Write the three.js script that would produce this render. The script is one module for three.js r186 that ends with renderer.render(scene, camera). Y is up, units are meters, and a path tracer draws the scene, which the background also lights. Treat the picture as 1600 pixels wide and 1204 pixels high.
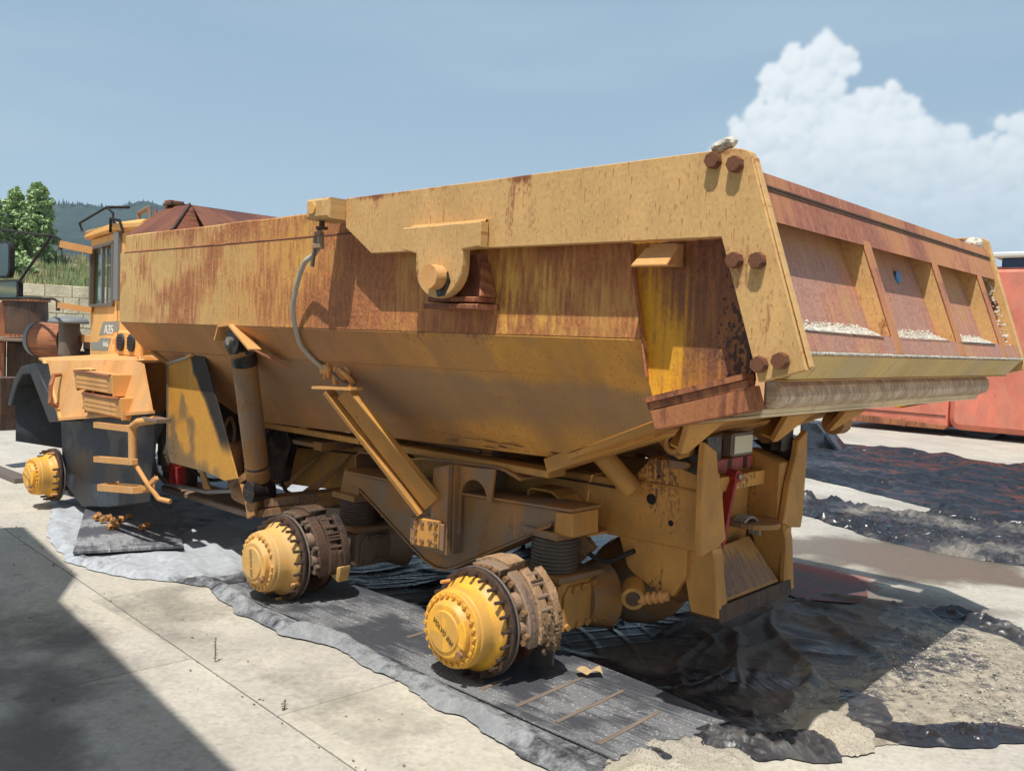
import * as THREE from 'three';
import { mergeGeometries, mergeVertices } from 'three/addons/utils/BufferGeometryUtils.js';
import { TextGeometry } from 'three/addons/geometries/TextGeometry.js';
import { FontLoader } from 'three/addons/loaders/FontLoader.js';

// ------------------------------------------------------------ camera, sky, sun, exposure
const scene = new THREE.Scene();
const renderer = new THREE.WebGLRenderer({ antialias: true });
renderer.setSize(1024, 770);
renderer.toneMapping = THREE.LinearToneMapping;
renderer.toneMappingExposure = 1.5;
renderer.shadowMap.enabled = true;
const camera = new THREE.PerspectiveCamera(46.74, 1600 / 1204, 0.05, 9000);
camera.position.set(0, 1.75, 0);
camera.quaternion.setFromRotationMatrix(new THREE.Matrix4().set(
  0.73563598, -0.06582006, 0.67417166, 0,
  0.03885406, 0.99772939, 0.05501294, 0,
  -0.67626183, -0.0142752, 0.73652301, 0, 0, 0, 0, 1));
scene.add(camera);

const D2R = Math.PI / 180;
const clamp = (x, a = 0, b = 1) => Math.min(b, Math.max(a, x));
const mix = (a, b, t) => a + (b - a) * t;
const sstep = (a, b, x) => { const t = clamp((x - a) / (b - a)); return t * t * (3 - 2 * t); };
function rng(seed) { let s = seed >>> 0; return () => { s = (s + 0x6d2b79f5) >>> 0; let t = Math.imul(s ^ (s >>> 15), 1 | s); t = (t + Math.imul(t ^ (t >>> 7), 61 | t)) ^ t; return ((t ^ (t >>> 14)) >>> 0) / 4294967296; }; }
// periodic value noise
const PERM = new Uint16Array(4096), VAL = new Float32Array(4096);
{ const r = rng(77); for (let i = 0; i < 4096; i++) { PERM[i] = i; VAL[i] = r(); } for (let i = 4095; i > 0; i--) { const j = Math.floor(r() * (i + 1)); const t = PERM[i]; PERM[i] = PERM[j]; PERM[j] = t; } }
const hash2 = (x, y) => VAL[PERM[(PERM[x & 4095] + y) & 4095]];
const md = (a, n) => ((a % n) + n) % n;
function vn(x, y, px = 4096, py = 4096) {
  const xi = Math.floor(x), yi = Math.floor(y), fx = x - xi, fy = y - yi;
  const u = fx * fx * fx * (fx * (fx * 6 - 15) + 10), v = fy * fy * fy * (fy * (fy * 6 - 15) + 10);
  const x0 = md(xi, px), x1 = md(xi + 1, px), y0 = md(yi, py), y1 = md(yi + 1, py);
  const a = hash2(x0, y0), b = hash2(x1, y0), c = hash2(x0, y1), d = hash2(x1, y1);
  return a + (b - a) * u + (c - a) * v + (a - b - c + d) * u * v;
}
function fbm(x, y, o = 4, px = 4096, py = 4096, g = 0.5) {
  let s = 0, a = 1, n = 0;
  for (let i = 0; i < o; i++) { s += a * vn(x + i * 17, y + i * 31, px, py); n += a; a *= g; x *= 2; y *= 2; px *= 2; py *= 2; }
  return s / n;
}
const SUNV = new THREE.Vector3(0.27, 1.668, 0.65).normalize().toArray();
function sky(az, el) {           // linear radiance for a direction, degrees
  const e = clamp(el / 90), h = Math.max(0, el);
  const t = 1 - Math.exp(-h / 13);
  let r = mix(0.425, 0.17, t), g = mix(0.53, 0.272, t), b = mix(0.595, 0.385, t);
  const z = 1 - Math.exp(-h / 45);
  r = mix(r, 0.12, z * 0.5); g = mix(g, 0.20, z * 0.5); b = mix(b, 0.30, z * 0.5);
  return [r, g, b];
}
{
  const W = 2048, H = 1024, data = new Float32Array(W * H * 4);
  // cumulus towers: azimuth, elevation, radius across, radius up; each grows smaller heads round its rim
  const towers = [[-115.2, 15.9, 2.3, 1.9], [-113.5, 16.3, 1.1, 1.2], [-116.8, 15.5, 1.2, 1.0], [-114.4, 13.7, 2.2, 1.7], [-117.4, 12.7, 2.1, 2.1], [-114.6, 11.6, 3.4, 2.6], [-110.6, 13.4, 1.8, 1.9], [-109.4, 12.3, 1.6, 1.4], [-111.6, 11.0, 3.2, 2.6], [-118.2, 9.5, 3.0, 2.8],
    [-113, 9.0, 6, 3.4], [-108, 9.8, 3.4, 2.6], [-117, 10.8, 3, 3], [-104.3, 10.9, 2.3, 2.0], [-106.2, 9.6, 2.2, 1.8], [-101.5, 10.0, 2.8, 2.3], [-108, 8.0, 4.5, 2.3], [-114, 7.0, 6, 2.6], [-104, 6.6, 6, 2.8], [-97, 8.5, 3.5, 3], [-92, 7, 5, 3], [-85, 6, 5, 4], [-78, 7, 5, 3], [-60, 6, 7, 4], [-40, 5, 8, 3], [-20, 8, 6, 5], [5, 6, 9, 4], [40, 7, 9, 5], [75, 5, 8, 3], [110, 8, 7, 5], [140, 6, 6, 3]];
  const puffs = [], pr = rng(97);
  for (const [a, e, rx, ry] of towers) {
    puffs.push([a, e, rx * 0.86, ry * 0.86, 0]);
    const n = Math.round(16 + rx * 5);
    for (let k = 0; k < n; k++) { const t = pr() * Math.PI * 2, f = 0.35 + 0.62 * Math.sqrt(pr()), q = mix(0.16, 0.42, pr() * pr()); puffs.push([a + Math.cos(t) * rx * f, e + Math.sin(t) * ry * f, Math.max(0.28, rx * q), Math.max(0.28, ry * q * 1.1), ry * Math.sqrt(1 - f * f) * 0.9]); }
  }
  const bins = new Map(); puffs.forEach((p) => { for (let a = Math.floor(p[0] - p[2] * 1.4); a <= Math.ceil(p[0] + p[2] * 1.4); a++) { if (!bins.has(a)) bins.set(a, []); bins.get(a).push(p); } });
  const cloud = (az, el) => {            // coverage and how much light its face takes
    const list = bins.get(Math.round(az)); if (!list) return null;
    const nx = fbm(az * 1.1 + 300, el * 1.3 + 40, 5, 4096, 4096, 0.6) - 0.5, ny = fbm(az * 1.1 + 500, el * 1.3 + 140, 5, 4096, 4096, 0.6) - 0.5;
    let best = -9, cov = 0, lit = 0;
    for (const [a, e, rx, ry, z] of list) {
      const dx = (az - a) / rx + nx * 1.15, dy = (el - e) / ry + ny * 1.15, d2 = dx * dx + dy * dy; if (d2 > 1.3) continue;
      const c = sstep(1.05, 0.72, d2); cov = Math.max(cov, c); if (d2 >= 1) continue;
      const h = Math.sqrt(1 - d2), dep = z + h * Math.min(rx, ry);
      if (dep > best) { best = dep; lit = clamp(0.54 + 0.38 * (dy * 0.80 + h * 0.42 - dx * 0.20) + (nx + ny) * 0.35); }
    }
    return cov > 0 ? [cov, lit] : null;
  };
  for (let y = 0; y < H; y++) for (let x = 0; x < W; x++) {
    const az = ((x + 0.5) / W - 0.5) * 360, el = ((y + 0.5) / H - 0.5) * 180;
    let [r, g, b] = sky(az, el);
    const hz = fbm(az * 0.03 + 50, el * 0.16 + 9, 4); const veil = sstep(0.5, 0.85, hz) * 0.14; r = mix(r, 0.5, veil); g = mix(g, 0.56, veil); b = mix(b, 0.6, veil);
    if (el > -1 && el < 26) {
      const c = cloud(az, el);
      if (c) {
        const al = c[0] * sstep(0.5, 6.0, el) * mix(0.34, 0.94, sstep(4, 14, el)), body = clamp(c[1] * mix(0.72, 1, sstep(3, 15, el)) + 0.12 * sstep(3, 9, el));
        r = mix(r, mix(0.36, 0.61, body), al); g = mix(g, mix(0.435, 0.645, body), al); b = mix(b, mix(0.49, 0.665, body), al);
      }
    }
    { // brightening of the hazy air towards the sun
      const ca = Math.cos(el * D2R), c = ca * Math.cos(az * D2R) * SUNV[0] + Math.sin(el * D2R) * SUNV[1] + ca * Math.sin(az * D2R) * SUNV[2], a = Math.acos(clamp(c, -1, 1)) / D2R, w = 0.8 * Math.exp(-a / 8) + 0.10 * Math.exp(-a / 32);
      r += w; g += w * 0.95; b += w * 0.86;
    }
    if (el < 0) { const k = sstep(0, -6, el); r = mix(r, 0.3, k); g = mix(g, 0.29, k); b = mix(b, 0.27, k); }
    const i = (y * W + x) * 4; data[i] = r; data[i + 1] = g; data[i + 2] = b; data[i + 3] = 1;
  }
  const t = new THREE.DataTexture(data, W, H, THREE.RGBAFormat, THREE.FloatType);
  t.mapping = THREE.EquirectangularReflectionMapping; t.magFilter = THREE.LinearFilter; t.minFilter = THREE.LinearFilter; t.wrapS = THREE.RepeatWrapping; t.needsUpdate = true;
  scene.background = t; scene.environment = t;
}
const SUN = new THREE.Vector3(0.27, 1.668, 0.65).normalize();
const sun = new THREE.DirectionalLight(new THREE.Color(1, 0.96, 0.9), 3.4);
sun.position.copy(SUN).multiplyScalar(40).add(new THREE.Vector3(-4, 0, -4)); sun.target.position.set(-4, 0, -4);
sun.castShadow = true; sun.shadow.mapSize.set(4096, 4096);
Object.assign(sun.shadow.camera, { left: -16, right: 16, top: 16, bottom: -16, near: 1, far: 90 });
scene.add(sun, sun.target);
scene.fog = new THREE.FogExp2(new THREE.Color(0.46, 0.62, 0.78), 0.0002);

// ------------------------------------------------------------ scene graph helpers
const used = new Map(), roots = new WeakMap();
function numbered(n) { const k = used.get(n) || 0; used.set(n, k + 1); return k ? n + '_' + String(k).padStart(3, '0') : n; }
function tag(o, label, category, group, kind) { if (label) o.userData.label = label; if (category) o.userData.category = category; if (group) o.userData.group = group; if (kind) o.userData.kind = kind; return o; }
function thing(name, [x, y, z], label, category, group) {
  const g = new THREE.Group(); g.name = numbered(name); g.position.set(x, y, z); scene.add(g); roots.set(g, new THREE.Vector3(x, y, z)); return tag(g, label, category, group);
}
const base0 = new THREE.Vector3();
// geometry is given in world metres; it is moved into the frame of its thing
function part(name, geo, mat, parent, kind) {
  const g = Array.isArray(geo) ? (geo.length > 1 ? mergeGeometries(geo.map(plain)) : geo[0]) : geo;
  const b = parent ? roots.get(parent) : base0;
  g.translate(-b.x, -b.y, -b.z);
  const m = new THREE.Mesh(g, mat); m.name = name; m.castShadow = m.receiveShadow = true;
  roots.set(m, b); parent.add(m); if (kind) m.userData.kind = kind; return m;
}
// a small shared piece placed at a world point
function piece(name, geo, mat, parent, [x, y, z], rot) {
  const b = roots.get(parent), m = new THREE.Mesh(geo, mat); m.name = name; m.position.set(x - b.x, y - b.y, z - b.z); if (rot) m.rotation.set(...rot);
  m.castShadow = m.receiveShadow = true; roots.set(m, b); parent.add(m); return m;
}
function solo(name, geo, mat, label, category, group, kind) {       // a thing that is one mesh: its origin at its own base
  const g = Array.isArray(geo) ? mergeGeometries(geo.map(plain)) : geo; g.computeBoundingBox(); const bb = g.boundingBox, c = bb.getCenter(new THREE.Vector3());
  const y0 = bb.min.y; g.translate(-c.x, -y0, -c.z);
  const m = new THREE.Mesh(g, mat); m.name = numbered(name); m.position.set(c.x, y0, c.z); m.castShadow = m.receiveShadow = true; scene.add(m);
  roots.set(m, new THREE.Vector3(c.x, y0, c.z)); return tag(m, label, category, group, kind);
}
function plain(g) { let h = g.index ? g.toNonIndexed() : g; for (const k of Object.keys(h.attributes)) if (!['position', 'normal', 'uv'].includes(k)) h.deleteAttribute(k); if (!h.attributes.uv) boxUV(h); return h; }
function boxUV(g) {
  if (g.index) g = g.toNonIndexed();
  const p = g.attributes.position, n = p.count, uv = new Float32Array(n * 2);
  for (let i = 0; i < n; i += 3) {
    const ax = p.getX(i), ay = p.getY(i), az = p.getZ(i), ux = p.getX(i + 1) - ax, uy = p.getY(i + 1) - ay, uz = p.getZ(i + 1) - az, vx = p.getX(i + 2) - ax, vy = p.getY(i + 2) - ay, vz = p.getZ(i + 2) - az;
    const nx = Math.abs(uy * vz - uz * vy), ny = Math.abs(uz * vx - ux * vz), nz = Math.abs(ux * vy - uy * vx);
    for (let k = i; k < i + 3; k++) {
      const x = p.getX(k), y = p.getY(k), z = p.getZ(k);
      if (ny >= nx && ny >= nz) { uv[k * 2] = x; uv[k * 2 + 1] = z; } else if (nx > nz) { uv[k * 2] = z; uv[k * 2 + 1] = y; } else { uv[k * 2] = x; uv[k * 2 + 1] = y; }
    }
  }
  g.setAttribute('uv', new THREE.BufferAttribute(uv, 2)); return g;
}
function mapUV(g, fn) { const p = g.attributes.position, uv = new Float32Array(p.count * 2); for (let i = 0; i < p.count; i++) { const [u, v] = fn(p.getX(i), p.getY(i), p.getZ(i)); uv[i * 2] = u; uv[i * 2 + 1] = v; } g.setAttribute('uv', new THREE.BufferAttribute(uv, 2)); return g; }
// extrude an outline: axis z takes [x, y], axis x takes [z, y], axis y takes [x, z]
function prism(axis, pts, a, b, bev = 0.004, holes = []) {
  if (a > b) [a, b] = [b, a];
  const f = axis === 'z' ? ([u, v]) => new THREE.Vector2(u, v) : ([u, v]) => new THREE.Vector2(axis === 'x' ? -u : u, axis === 'x' ? v : -v);
  const s = new THREE.Shape(pts.map(f)); for (const h of holes) s.holes.push(new THREE.Path(h.map(f)));
  bev = Math.min(bev, (b - a) * 0.4);
  const g = new THREE.ExtrudeGeometry(s, { depth: b - a - 2 * bev, bevelEnabled: bev > 0, bevelThickness: bev, bevelSize: bev, bevelOffset: -bev, bevelSegments: 1, curveSegments: 10 });
  g.translate(0, 0, a + bev);
  if (axis === 'x') g.rotateY(Math.PI / 2); else if (axis === 'y') g.rotateX(-Math.PI / 2);
  g.deleteAttribute('uv'); return boxUV(g);
}
const box = (x0, x1, y0, y1, z0, z1, bev = 0.004) => prism('z', [[x0, y0], [x1, y0], [x1, y1], [x0, y1]], z0, z1, bev);
function cyl(p, q, r0, r1 = r0, seg = 18, open = false) {
  const a = new THREE.Vector3(...p), b = new THREE.Vector3(...q), d = b.clone().sub(a), L = d.length();
  const g = new THREE.CylinderGeometry(r1, r0, L, seg, 1, open); const uv = g.attributes.uv; for (let i = 0; i < uv.count; i++) uv.setXY(i, uv.getX(i) * 2 * Math.PI * r0, uv.getY(i) * L);
  g.applyQuaternion(new THREE.Quaternion().setFromUnitVectors(new THREE.Vector3(0, 1, 0), d.normalize())); g.translate((p[0] + q[0]) / 2, (p[1] + q[1]) / 2, (p[2] + q[2]) / 2); return plain(g);
}
function tube(pts, r, seg = 24, rad = 8) { const g = new THREE.TubeGeometry(new THREE.CatmullRomCurve3(pts.map((p) => new THREE.Vector3(...p)), false, 'centripetal'), seg, r, rad, false); return plain(g); }
function rod(pts, r, rad = 8) { const out = []; for (let i = 0; i + 1 < pts.length; i++) { out.push(cyl(pts[i], pts[i + 1], r, r, rad)); if (i) { const s = new THREE.SphereGeometry(r, rad, 6); s.translate(...pts[i]); out.push(plain(s)); } } return mergeGeometries(out); }
// bent plate: a polyline in x,y given thickness and swept from z0 to z1
function strip(axis, path, z0, z1, t) {
  const L = [], R = [];
  path.forEach((p, i) => { const a = path[Math.max(0, i - 1)], b = path[Math.min(path.length - 1, i + 1)]; const dx = b[0] - a[0], dy = b[1] - a[1], l = Math.hypot(dx, dy); L.push([p[0] - dy / l * t / 2, p[1] + dx / l * t / 2]); R.unshift([p[0] + dy / l * t / 2, p[1] - dx / l * t / 2]); });
  return prism(axis, [...L, ...R], z0, z1, 0.002);
}
// bar of rectangular section between two points
function bar(p, q, w, h, up = [0, 1, 0]) {
  const a = new THREE.Vector3(...p), b = new THREE.Vector3(...q), d = b.clone().sub(a), L = d.length(); d.normalize();
  const s = new THREE.Vector3().crossVectors(d, new THREE.Vector3(...up)).normalize(), u = new THREE.Vector3().crossVectors(d, s);
  const g = box(-w / 2, w / 2, -h / 2, h / 2, -L / 2, L / 2, Math.min(w, h) * 0.08);
  g.applyMatrix4(new THREE.Matrix4().makeBasis(s, u, d.clone())); g.translate((p[0] + q[0]) / 2, (p[1] + q[1]) / 2, (p[2] + q[2]) / 2); return g;
}
// thick plate over a flat 3-D polygon (thickness goes against the polygon's normal)
function plate3(pts, t, bev = 0.003) {
  const P = pts.map((p) => new THREE.Vector3(...p)), o = P[0], u = P[1].clone().sub(o).normalize(), n = new THREE.Vector3();
  for (let i = 1; i + 1 < P.length; i++) n.add(new THREE.Vector3().crossVectors(P[i].clone().sub(o), P[i + 1].clone().sub(o)));
  n.normalize(); const v = new THREE.Vector3().crossVectors(n, u);
  if (Math.max(...P.map((p) => Math.abs(p.clone().sub(o).dot(n)))) > 0.004) {      // not flat: a shell through the points themselves
    const q2 = P.map((p) => { const d = p.clone().sub(o); return new THREE.Vector2(d.dot(u), d.dot(v)); }), T = THREE.ShapeUtils.triangulateShape(q2, []), B = P.map((p) => p.clone().addScaledVector(n, -t)), out = [], N = P.length;
    for (const [a, b, c] of T) { const ccw = THREE.ShapeUtils.area([q2[a], q2[b], q2[c]]) > 0; const [i, j, k] = ccw ? [a, b, c] : [a, c, b]; out.push(P[i], P[j], P[k], B[i], B[k], B[j]); }
    for (let i = 0; i < N; i++) { const j = (i + 1) % N; out.push(P[i], B[i], P[j], P[j], B[i], B[j]); }
    const g = new THREE.BufferGeometry(); g.setAttribute('position', new THREE.Float32BufferAttribute(out.flatMap((p) => [p.x, p.y, p.z]), 3)); g.computeVertexNormals(); return boxUV(g);
  }
  const g = prism('z', P.map((p) => { const d = p.clone().sub(o); return [d.dot(u), d.dot(v)]; }), -t, 0, bev);
  g.applyMatrix4(new THREE.Matrix4().makeBasis(u, v, n).setPosition(o)); return g;
}
function lathe(prof, seg = 40) { const g = new THREE.LatheGeometry(prof.map(([r, z]) => new THREE.Vector2(r, z)), seg); g.rotateX(Math.PI / 2); const uv = g.attributes.uv; for (let i = 0; i < uv.count; i++) uv.setXY(i, uv.getX(i) * 1.2, uv.getY(i) * 0.5); return plain(g); }
const at = (g, x, y, z) => g.translate(x, y, z);

// ------------------------------------------------------------ textures and materials
function tex(w, h, fn, o = {}) {          // fn(u, v, i, j) -> [r, g, b (0..255 sRGB), height 0..1, roughness 0..1]
  const c = new Uint8Array(w * h * 4), b = o.bump ? new Uint8Array(w * h * 4) : null, q = o.rough ? new Uint8Array(w * h * 4) : null;
  for (let j = 0; j < h; j++) for (let i = 0; i < w; i++) {
    const v = fn((i + 0.5) / w, (j + 0.5) / h, i, j), k = (j * w + i) * 4;
    c[k] = clamp(v[0], 0, 255); c[k + 1] = clamp(v[1], 0, 255); c[k + 2] = clamp(v[2], 0, 255); c[k + 3] = 255;
    if (b) { b[k] = b[k + 1] = b[k + 2] = clamp(v[3]) * 255; b[k + 3] = 255; }
    if (q) { q[k] = q[k + 1] = q[k + 2] = clamp(v[4]) * 255; q[k + 3] = 255; }
  }
  const mk = (d, srgb) => { const t = new THREE.DataTexture(d, w, h); t.wrapS = t.wrapT = THREE.RepeatWrapping; t.magFilter = THREE.LinearFilter; t.minFilter = THREE.LinearMipmapLinearFilter; t.generateMipmaps = true; t.anisotropy = 8; if (srgb) t.colorSpace = THREE.SRGBColorSpace; t.needsUpdate = true; return t; };
  return { map: mk(c, true), bump: b && mk(b), rough: q && mk(q) };
}
const CL = new Map();
function mat(t, o = {}) {
  const size = o.size, p = { roughness: o.roughness ?? 0.7, metalness: o.metalness ?? 0 };
  const cl = (x) => { if (!x || !size) return x; const key = size.join(); x.userData ||= {}; const cache = CL.get(x) || CL.set(x, {}).get(x); if (!cache[key]) { if (!cache.first) { cache.first = key; x.repeat.set(1 / size[0], 1 / size[1]); cache[key] = x; } else { const y = x.clone(); y.repeat.set(1 / size[0], 1 / size[1]); y.needsUpdate = true; cache[key] = y; } } return cache[key]; };
  if (t) { p.map = cl(t.map); if (t.bump) { p.bumpMap = cl(t.bump); p.bumpScale = o.bumpScale ?? 0.004; } if (t.rough) { p.roughnessMap = cl(t.rough); p.roughness = 1; } }
  if (o.color) p.color = new THREE.Color().setRGB(...o.color, THREE.SRGBColorSpace);
  if (o.side) p.side = o.side;
  return new THREE.MeshStandardMaterial(p);
}
const flat = (c, roughness = 0.7, metalness = 0) => mat(null, { color: c.map((v) => v / 255), roughness, metalness });
const lerp3 = (a, b, t) => [mix(a[0], b[0], t), mix(a[1], b[1], t), mix(a[2], b[2], t)];
// streaky drips drawn into a mask
function drips(w, h, n, seed, { len = [6, 60], wid = [1, 3.5], region } = {}) {
  const m = new Float32Array(w * h), r = rng(seed);
  for (let k = 0; k < n; k++) {
    let x = r(), y = r(); if (region) { let t = 0; while (r() > region(x, y) && t++ < 20) { x = r(); y = r(); } }
    const L = mix(len[0], len[1], Math.pow(r(), 3)), Wd = mix(wid[0], wid[1], Math.pow(r(), 2)), s = mix(0.4, 1, r()); let cx = x * w;
    for (let q = 0; q < L; q++) { const j = Math.round(y * h - q); if (j < 0) break; cx += (r() - 0.5) * 0.5; const ww = Wd * (q < 2 ? 0.7 : 1) * (1 - 0.6 * q / L), a = s * (1 - Math.pow(q / L, 1.5));
      for (let i = Math.floor(cx - ww); i <= Math.ceil(cx + ww); i++) if (i >= 0 && i < w) { const d = Math.abs(i - cx) / (ww + 0.3); if (d < 1) m[j * w + i] = Math.max(m[j * w + i], a * (1 - d * d)); } }
  }
  return m;
}
// weathered paint; amt(u, v) is how much of it has rusted, size in metres keeps the grain real
function paint(w, h, W, H, o) {
  const dm = o.drips ? drips(w, h, o.drips, o.seed || 1, o.dripOpt) : null, per = !o.amtMap, sd = (o.seed || 1) * 13.7;
  const P = (f) => per ? Math.max(1, Math.round(f)) : 4096;
  const streak = o.streak ?? 1;
  return tex(w, h, (u, v, i, j) => {
    const X = u * W, Y = v * H;
    const bx = Math.round(3 * W), by = Math.round(2.2 * H), sx = Math.round((o.fx ?? 60) * W), sy = Math.max(2, Math.round((o.fy ?? 4) * H)), gx = Math.round(90 * W), gy = Math.round(60 * H);
    const blot = fbm(u * bx + sd, v * by + sd, 4, P(bx), P(by)), st = fbm(u * sx + sd, v * sy, 3, P(sx), P(sy)), gr = fbm(u * gx, v * gy + sd, 2, P(gx), P(gy)), st2 = fbm(u * sx * 0.16, v * sy * 0.8 + sd, 3, P(Math.round(sx * 0.16)), P(Math.round(sy * 0.8)));
    const amt = o.amtMap ? o.amtMap(u, v, X, Y) : o.amt ?? 0.1;
    let m = sstep(o.lo ?? 0.40, o.hi ?? 0.70, amt + (blot - 0.5) * (o.wb ?? 0.9) + streak * ((st - 0.5) * (o.w1 ?? 0.7) + (st2 - 0.5) * (o.w2 ?? 0.35)) + (gr - 0.5) * 0.35);
    let base = o.baseMap ? o.baseMap(u, v, X, Y) : o.base;
    const tone = 1 + (blot - 0.5) * (o.vary ?? 0.18) + (st2 - 0.5) * 0.10 + (gr - 0.5) * 0.08;
    base = [base[0] * tone, base[1] * tone, base[2] * tone];
    const ru = lerp3(o.rust || [128, 76, 50], o.rust2 || [96, 60, 46], clamp(blot * 1.2 - 0.1 + (st - 0.5) * 0.8));
    const gt = 1 + (gr - 0.5) * 0.35;
    let c = lerp3(base, [ru[0] * gt, ru[1] * gt, ru[2] * gt], m * (o.strength ?? 0.92));
    if (dm) { const d = dm[j * w + i]; if (d > 0) c = lerp3(c, o.dripCol || [132, 74, 36], d * 0.85); }
    if (o.dust) { const dd = sstep(0.42, 0.7, fbm(u * bx * 2 + 9, v * by * 2 + sd, 4, P(bx * 2), P(by * 2)) + (gr - 0.5) * 0.3) * o.dust; c = lerp3(c, o.dustCol || [150, 130, 112], dd); }
    if (o.over) c = o.over(c, u, v, { blot, st, gr, st2 });
    return [c[0], c[1], c[2], clamp(0.5 + ((gr - 0.5) * 0.5 - m * 0.15 + m * (gr - 0.5) * 0.7) * (o.dent ? 0.35 : 1) + (blot - 0.5) * (o.dent ?? 0)), mix(o.r0 ?? 0.5, 0.88, m)];
  }, { bump: true, rough: !!o.gloss });
}

// ------------------------------------------------------------ materials of the setting
const tConcrete = tex(1536, 1536, (u, v) => {
  const a = fbm(u * 5, v * 5, 5, 5, 5), b = fbm(u * 24, v * 24, 4, 24, 24), c = fbm(u * 380, v * 380, 2, 380, 380), s = fbm(u * 9 + 3, v * 40, 4, 9, 40);
  const stain = sstep(0.55, 0.75, a), dk = sstep(0.6, 0.78, fbm(u * 11 + 5, v * 11, 4, 11, 11)), sp = sstep(0.78, 0.86, vn(u * 260, v * 260, 260, 260));
  let k = 1 + (a - 0.5) * 0.24 + (b - 0.5) * 0.10 + (c - 0.5) * 0.12 + (s - 0.5) * 0.10 - stain * 0.05;
  k *= 1 - sp * 0.05;
  return [177 * k, 170 * k, 158 * k * (1 - stain * 0.02), clamp(0.5 + (c - 0.5) * 0.5 + (b - 0.5) * 0.5 - sp * 0.3), 0.85];
}, { bump: true, rough: true });
const mSlabs = [1, 0.965, 1.03, 0.94].map((k) => { const m = mat(tConcrete, { size: [7, 7], bumpScale: 0.003 }); m.color.setScalar(k); return m; });
const mJoint = flat([84, 78, 70], 0.95);
const mGround = mat(tConcrete, { size: [9, 9], bumpScale: 0.003 }); mGround.color.setRGB(0.95, 0.93, 0.88);

// the ground: one sheet out to the horizon, the yard's cast slabs lying in it
const ground = new THREE.Mesh(boxUV(prism('y', [[-4000, -4000], [4000, -4000], [4000, 4000], [-4000, 4000]], -0.3, -0.034, 0)), mGround);
ground.name = 'ground'; ground.receiveShadow = true; ground.userData.kind = 'structure'; scene.add(ground); roots.set(ground, base0);
{
  const ang = -Math.atan2(0.39, 5.17), ca = Math.cos(ang), sa = Math.sin(ang), ox = -5.69, oz = -2.40, r = rng(5);
  const L = 5.2, Wd = 3.6, gap = 0.004;
  for (let i = -9; i <= 3; i++) for (let j = -8; j <= 2; j++) {
    const off = (md(j, 2) ? 0.9 : 0);
    const x0 = i * L + 1.4 + off + gap, x1 = (i + 1) * L + 1.4 + off - gap, z0 = j * Wd + gap, z1 = (j + 1) * Wd - gap;
    const g = prism('y', [[x0, z0], [x1, z0], [x1, z1], [x0, z1]], -0.033, (r() - 0.5) * 0.0016, 0.004);
    mapUV(g, (x, y, z) => [x + i * 3.1, z + j * 2.3]);
    g.rotateY(ang); g.translate(ox, 0, oz);
    part('concrete_slab', g, mSlabs[Math.floor(r() * 4)], ground);
  }
}
// soft-edged stains and worn paint on the concrete
function stain(name, poly, colour, rough, seed, y, soft = 0.25, dens = 0.9) {
  const xs = poly.map((p) => p[0]), zs = poly.map((p) => p[1]), x0 = Math.min(...xs), x1 = Math.max(...xs), z0 = Math.min(...zs), z1 = Math.max(...zs);
  const a = tex(256, 256, (u, v) => { const x = mix(x0, x1, u), z = mix(z0, z1, v), d = polyDist(poly, x, z), n = fbm(x * 3 + seed, z * 3, 4) - 0.5, f = fbm(x * 30, z * 30 + seed, 2) - 0.5; const k = clamp(sstep(-soft, soft, d + n * soft * 2.4 - soft * 0.6) * dens + f * 0.2 * sstep(-soft, 0, d)) * 255; return [k, k, k]; }).map;
  a.colorSpace = THREE.NoColorSpace;
  const g = new THREE.PlaneGeometry(1, 1); g.rotateX(-Math.PI / 2); g.scale(x1 - x0, 1, z1 - z0); g.translate((x0 + x1) / 2, y, (z0 + z1) / 2); mapUV(g, (x, yy, z) => [(x - x0) / (x1 - x0), (z - z0) / (z1 - z0)]);
  const m = flat(colour, rough); m.alphaMap = a; m.transparent = true;
  const o = part(name, g, m, ground); o.castShadow = false; return o;
}
function polyDist(P, x, z) {             // signed distance, inside positive
  let d = 1e9, ins = false;
  for (let i = 0, j = P.length - 1; i < P.length; j = i++) {
    const [ax, az] = P[j], [bx, bz] = P[i], ex = bx - ax, ez = bz - az, t = clamp(((x - ax) * ex + (z - az) * ez) / (ex * ex + ez * ez));
    d = Math.min(d, Math.hypot(x - ax - ex * t, z - az - ez * t));
    if ((az > z) !== (bz > z) && x < (bx - ax) * (z - az) / (bz - az) + ax) ins = !ins;
  }
  return ins ? d : -d;
}
stain('wet_patch', [[-3.9, -7.1], [-3.3, -8.3], [-2.9, -8.8], [-1.75, -8.5], [-1.3, -7.7], [-2.32, -6.95]], [112, 98, 82], 0.35, 4, 0.005, 0.22, 0.85);
stain('dirt_stain', [[-3.6, -6.5], [-2.2, -6.9], [-1.4, -6.9], [-1.3, -6.2], [-2.2, -5.9]], [120, 112, 104], 0.8, 9, 0.006, 0.3, 0.6);
stain('red_paint_patch', [[-3.55, -6.75], [-3.3, -6.98], [-2.45, -6.96], [-2.3, -6.5], [-3.3, -6.3]], [150, 66, 54], 0.7, 14, 0.009, 0.12, 0.8);
stain('dirt_stain', [[-5.6, -3.0], [-4.4, -2.6], [-2.8, -2.7], [-2.6, -2.3], [-5.6, -2.3]], [138, 132, 122], 0.9, 21, 0.004, 0.35, 0.5);
stain('dirt_stain', [[-6.5, -2.2], [-5.0, -2.2], [-3.6, -1.7], [-3.2, -1.0], [-6.2, -1.2]], [118, 112, 106], 0.9, 25, 0.0045, 0.5, 0.75);
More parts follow.
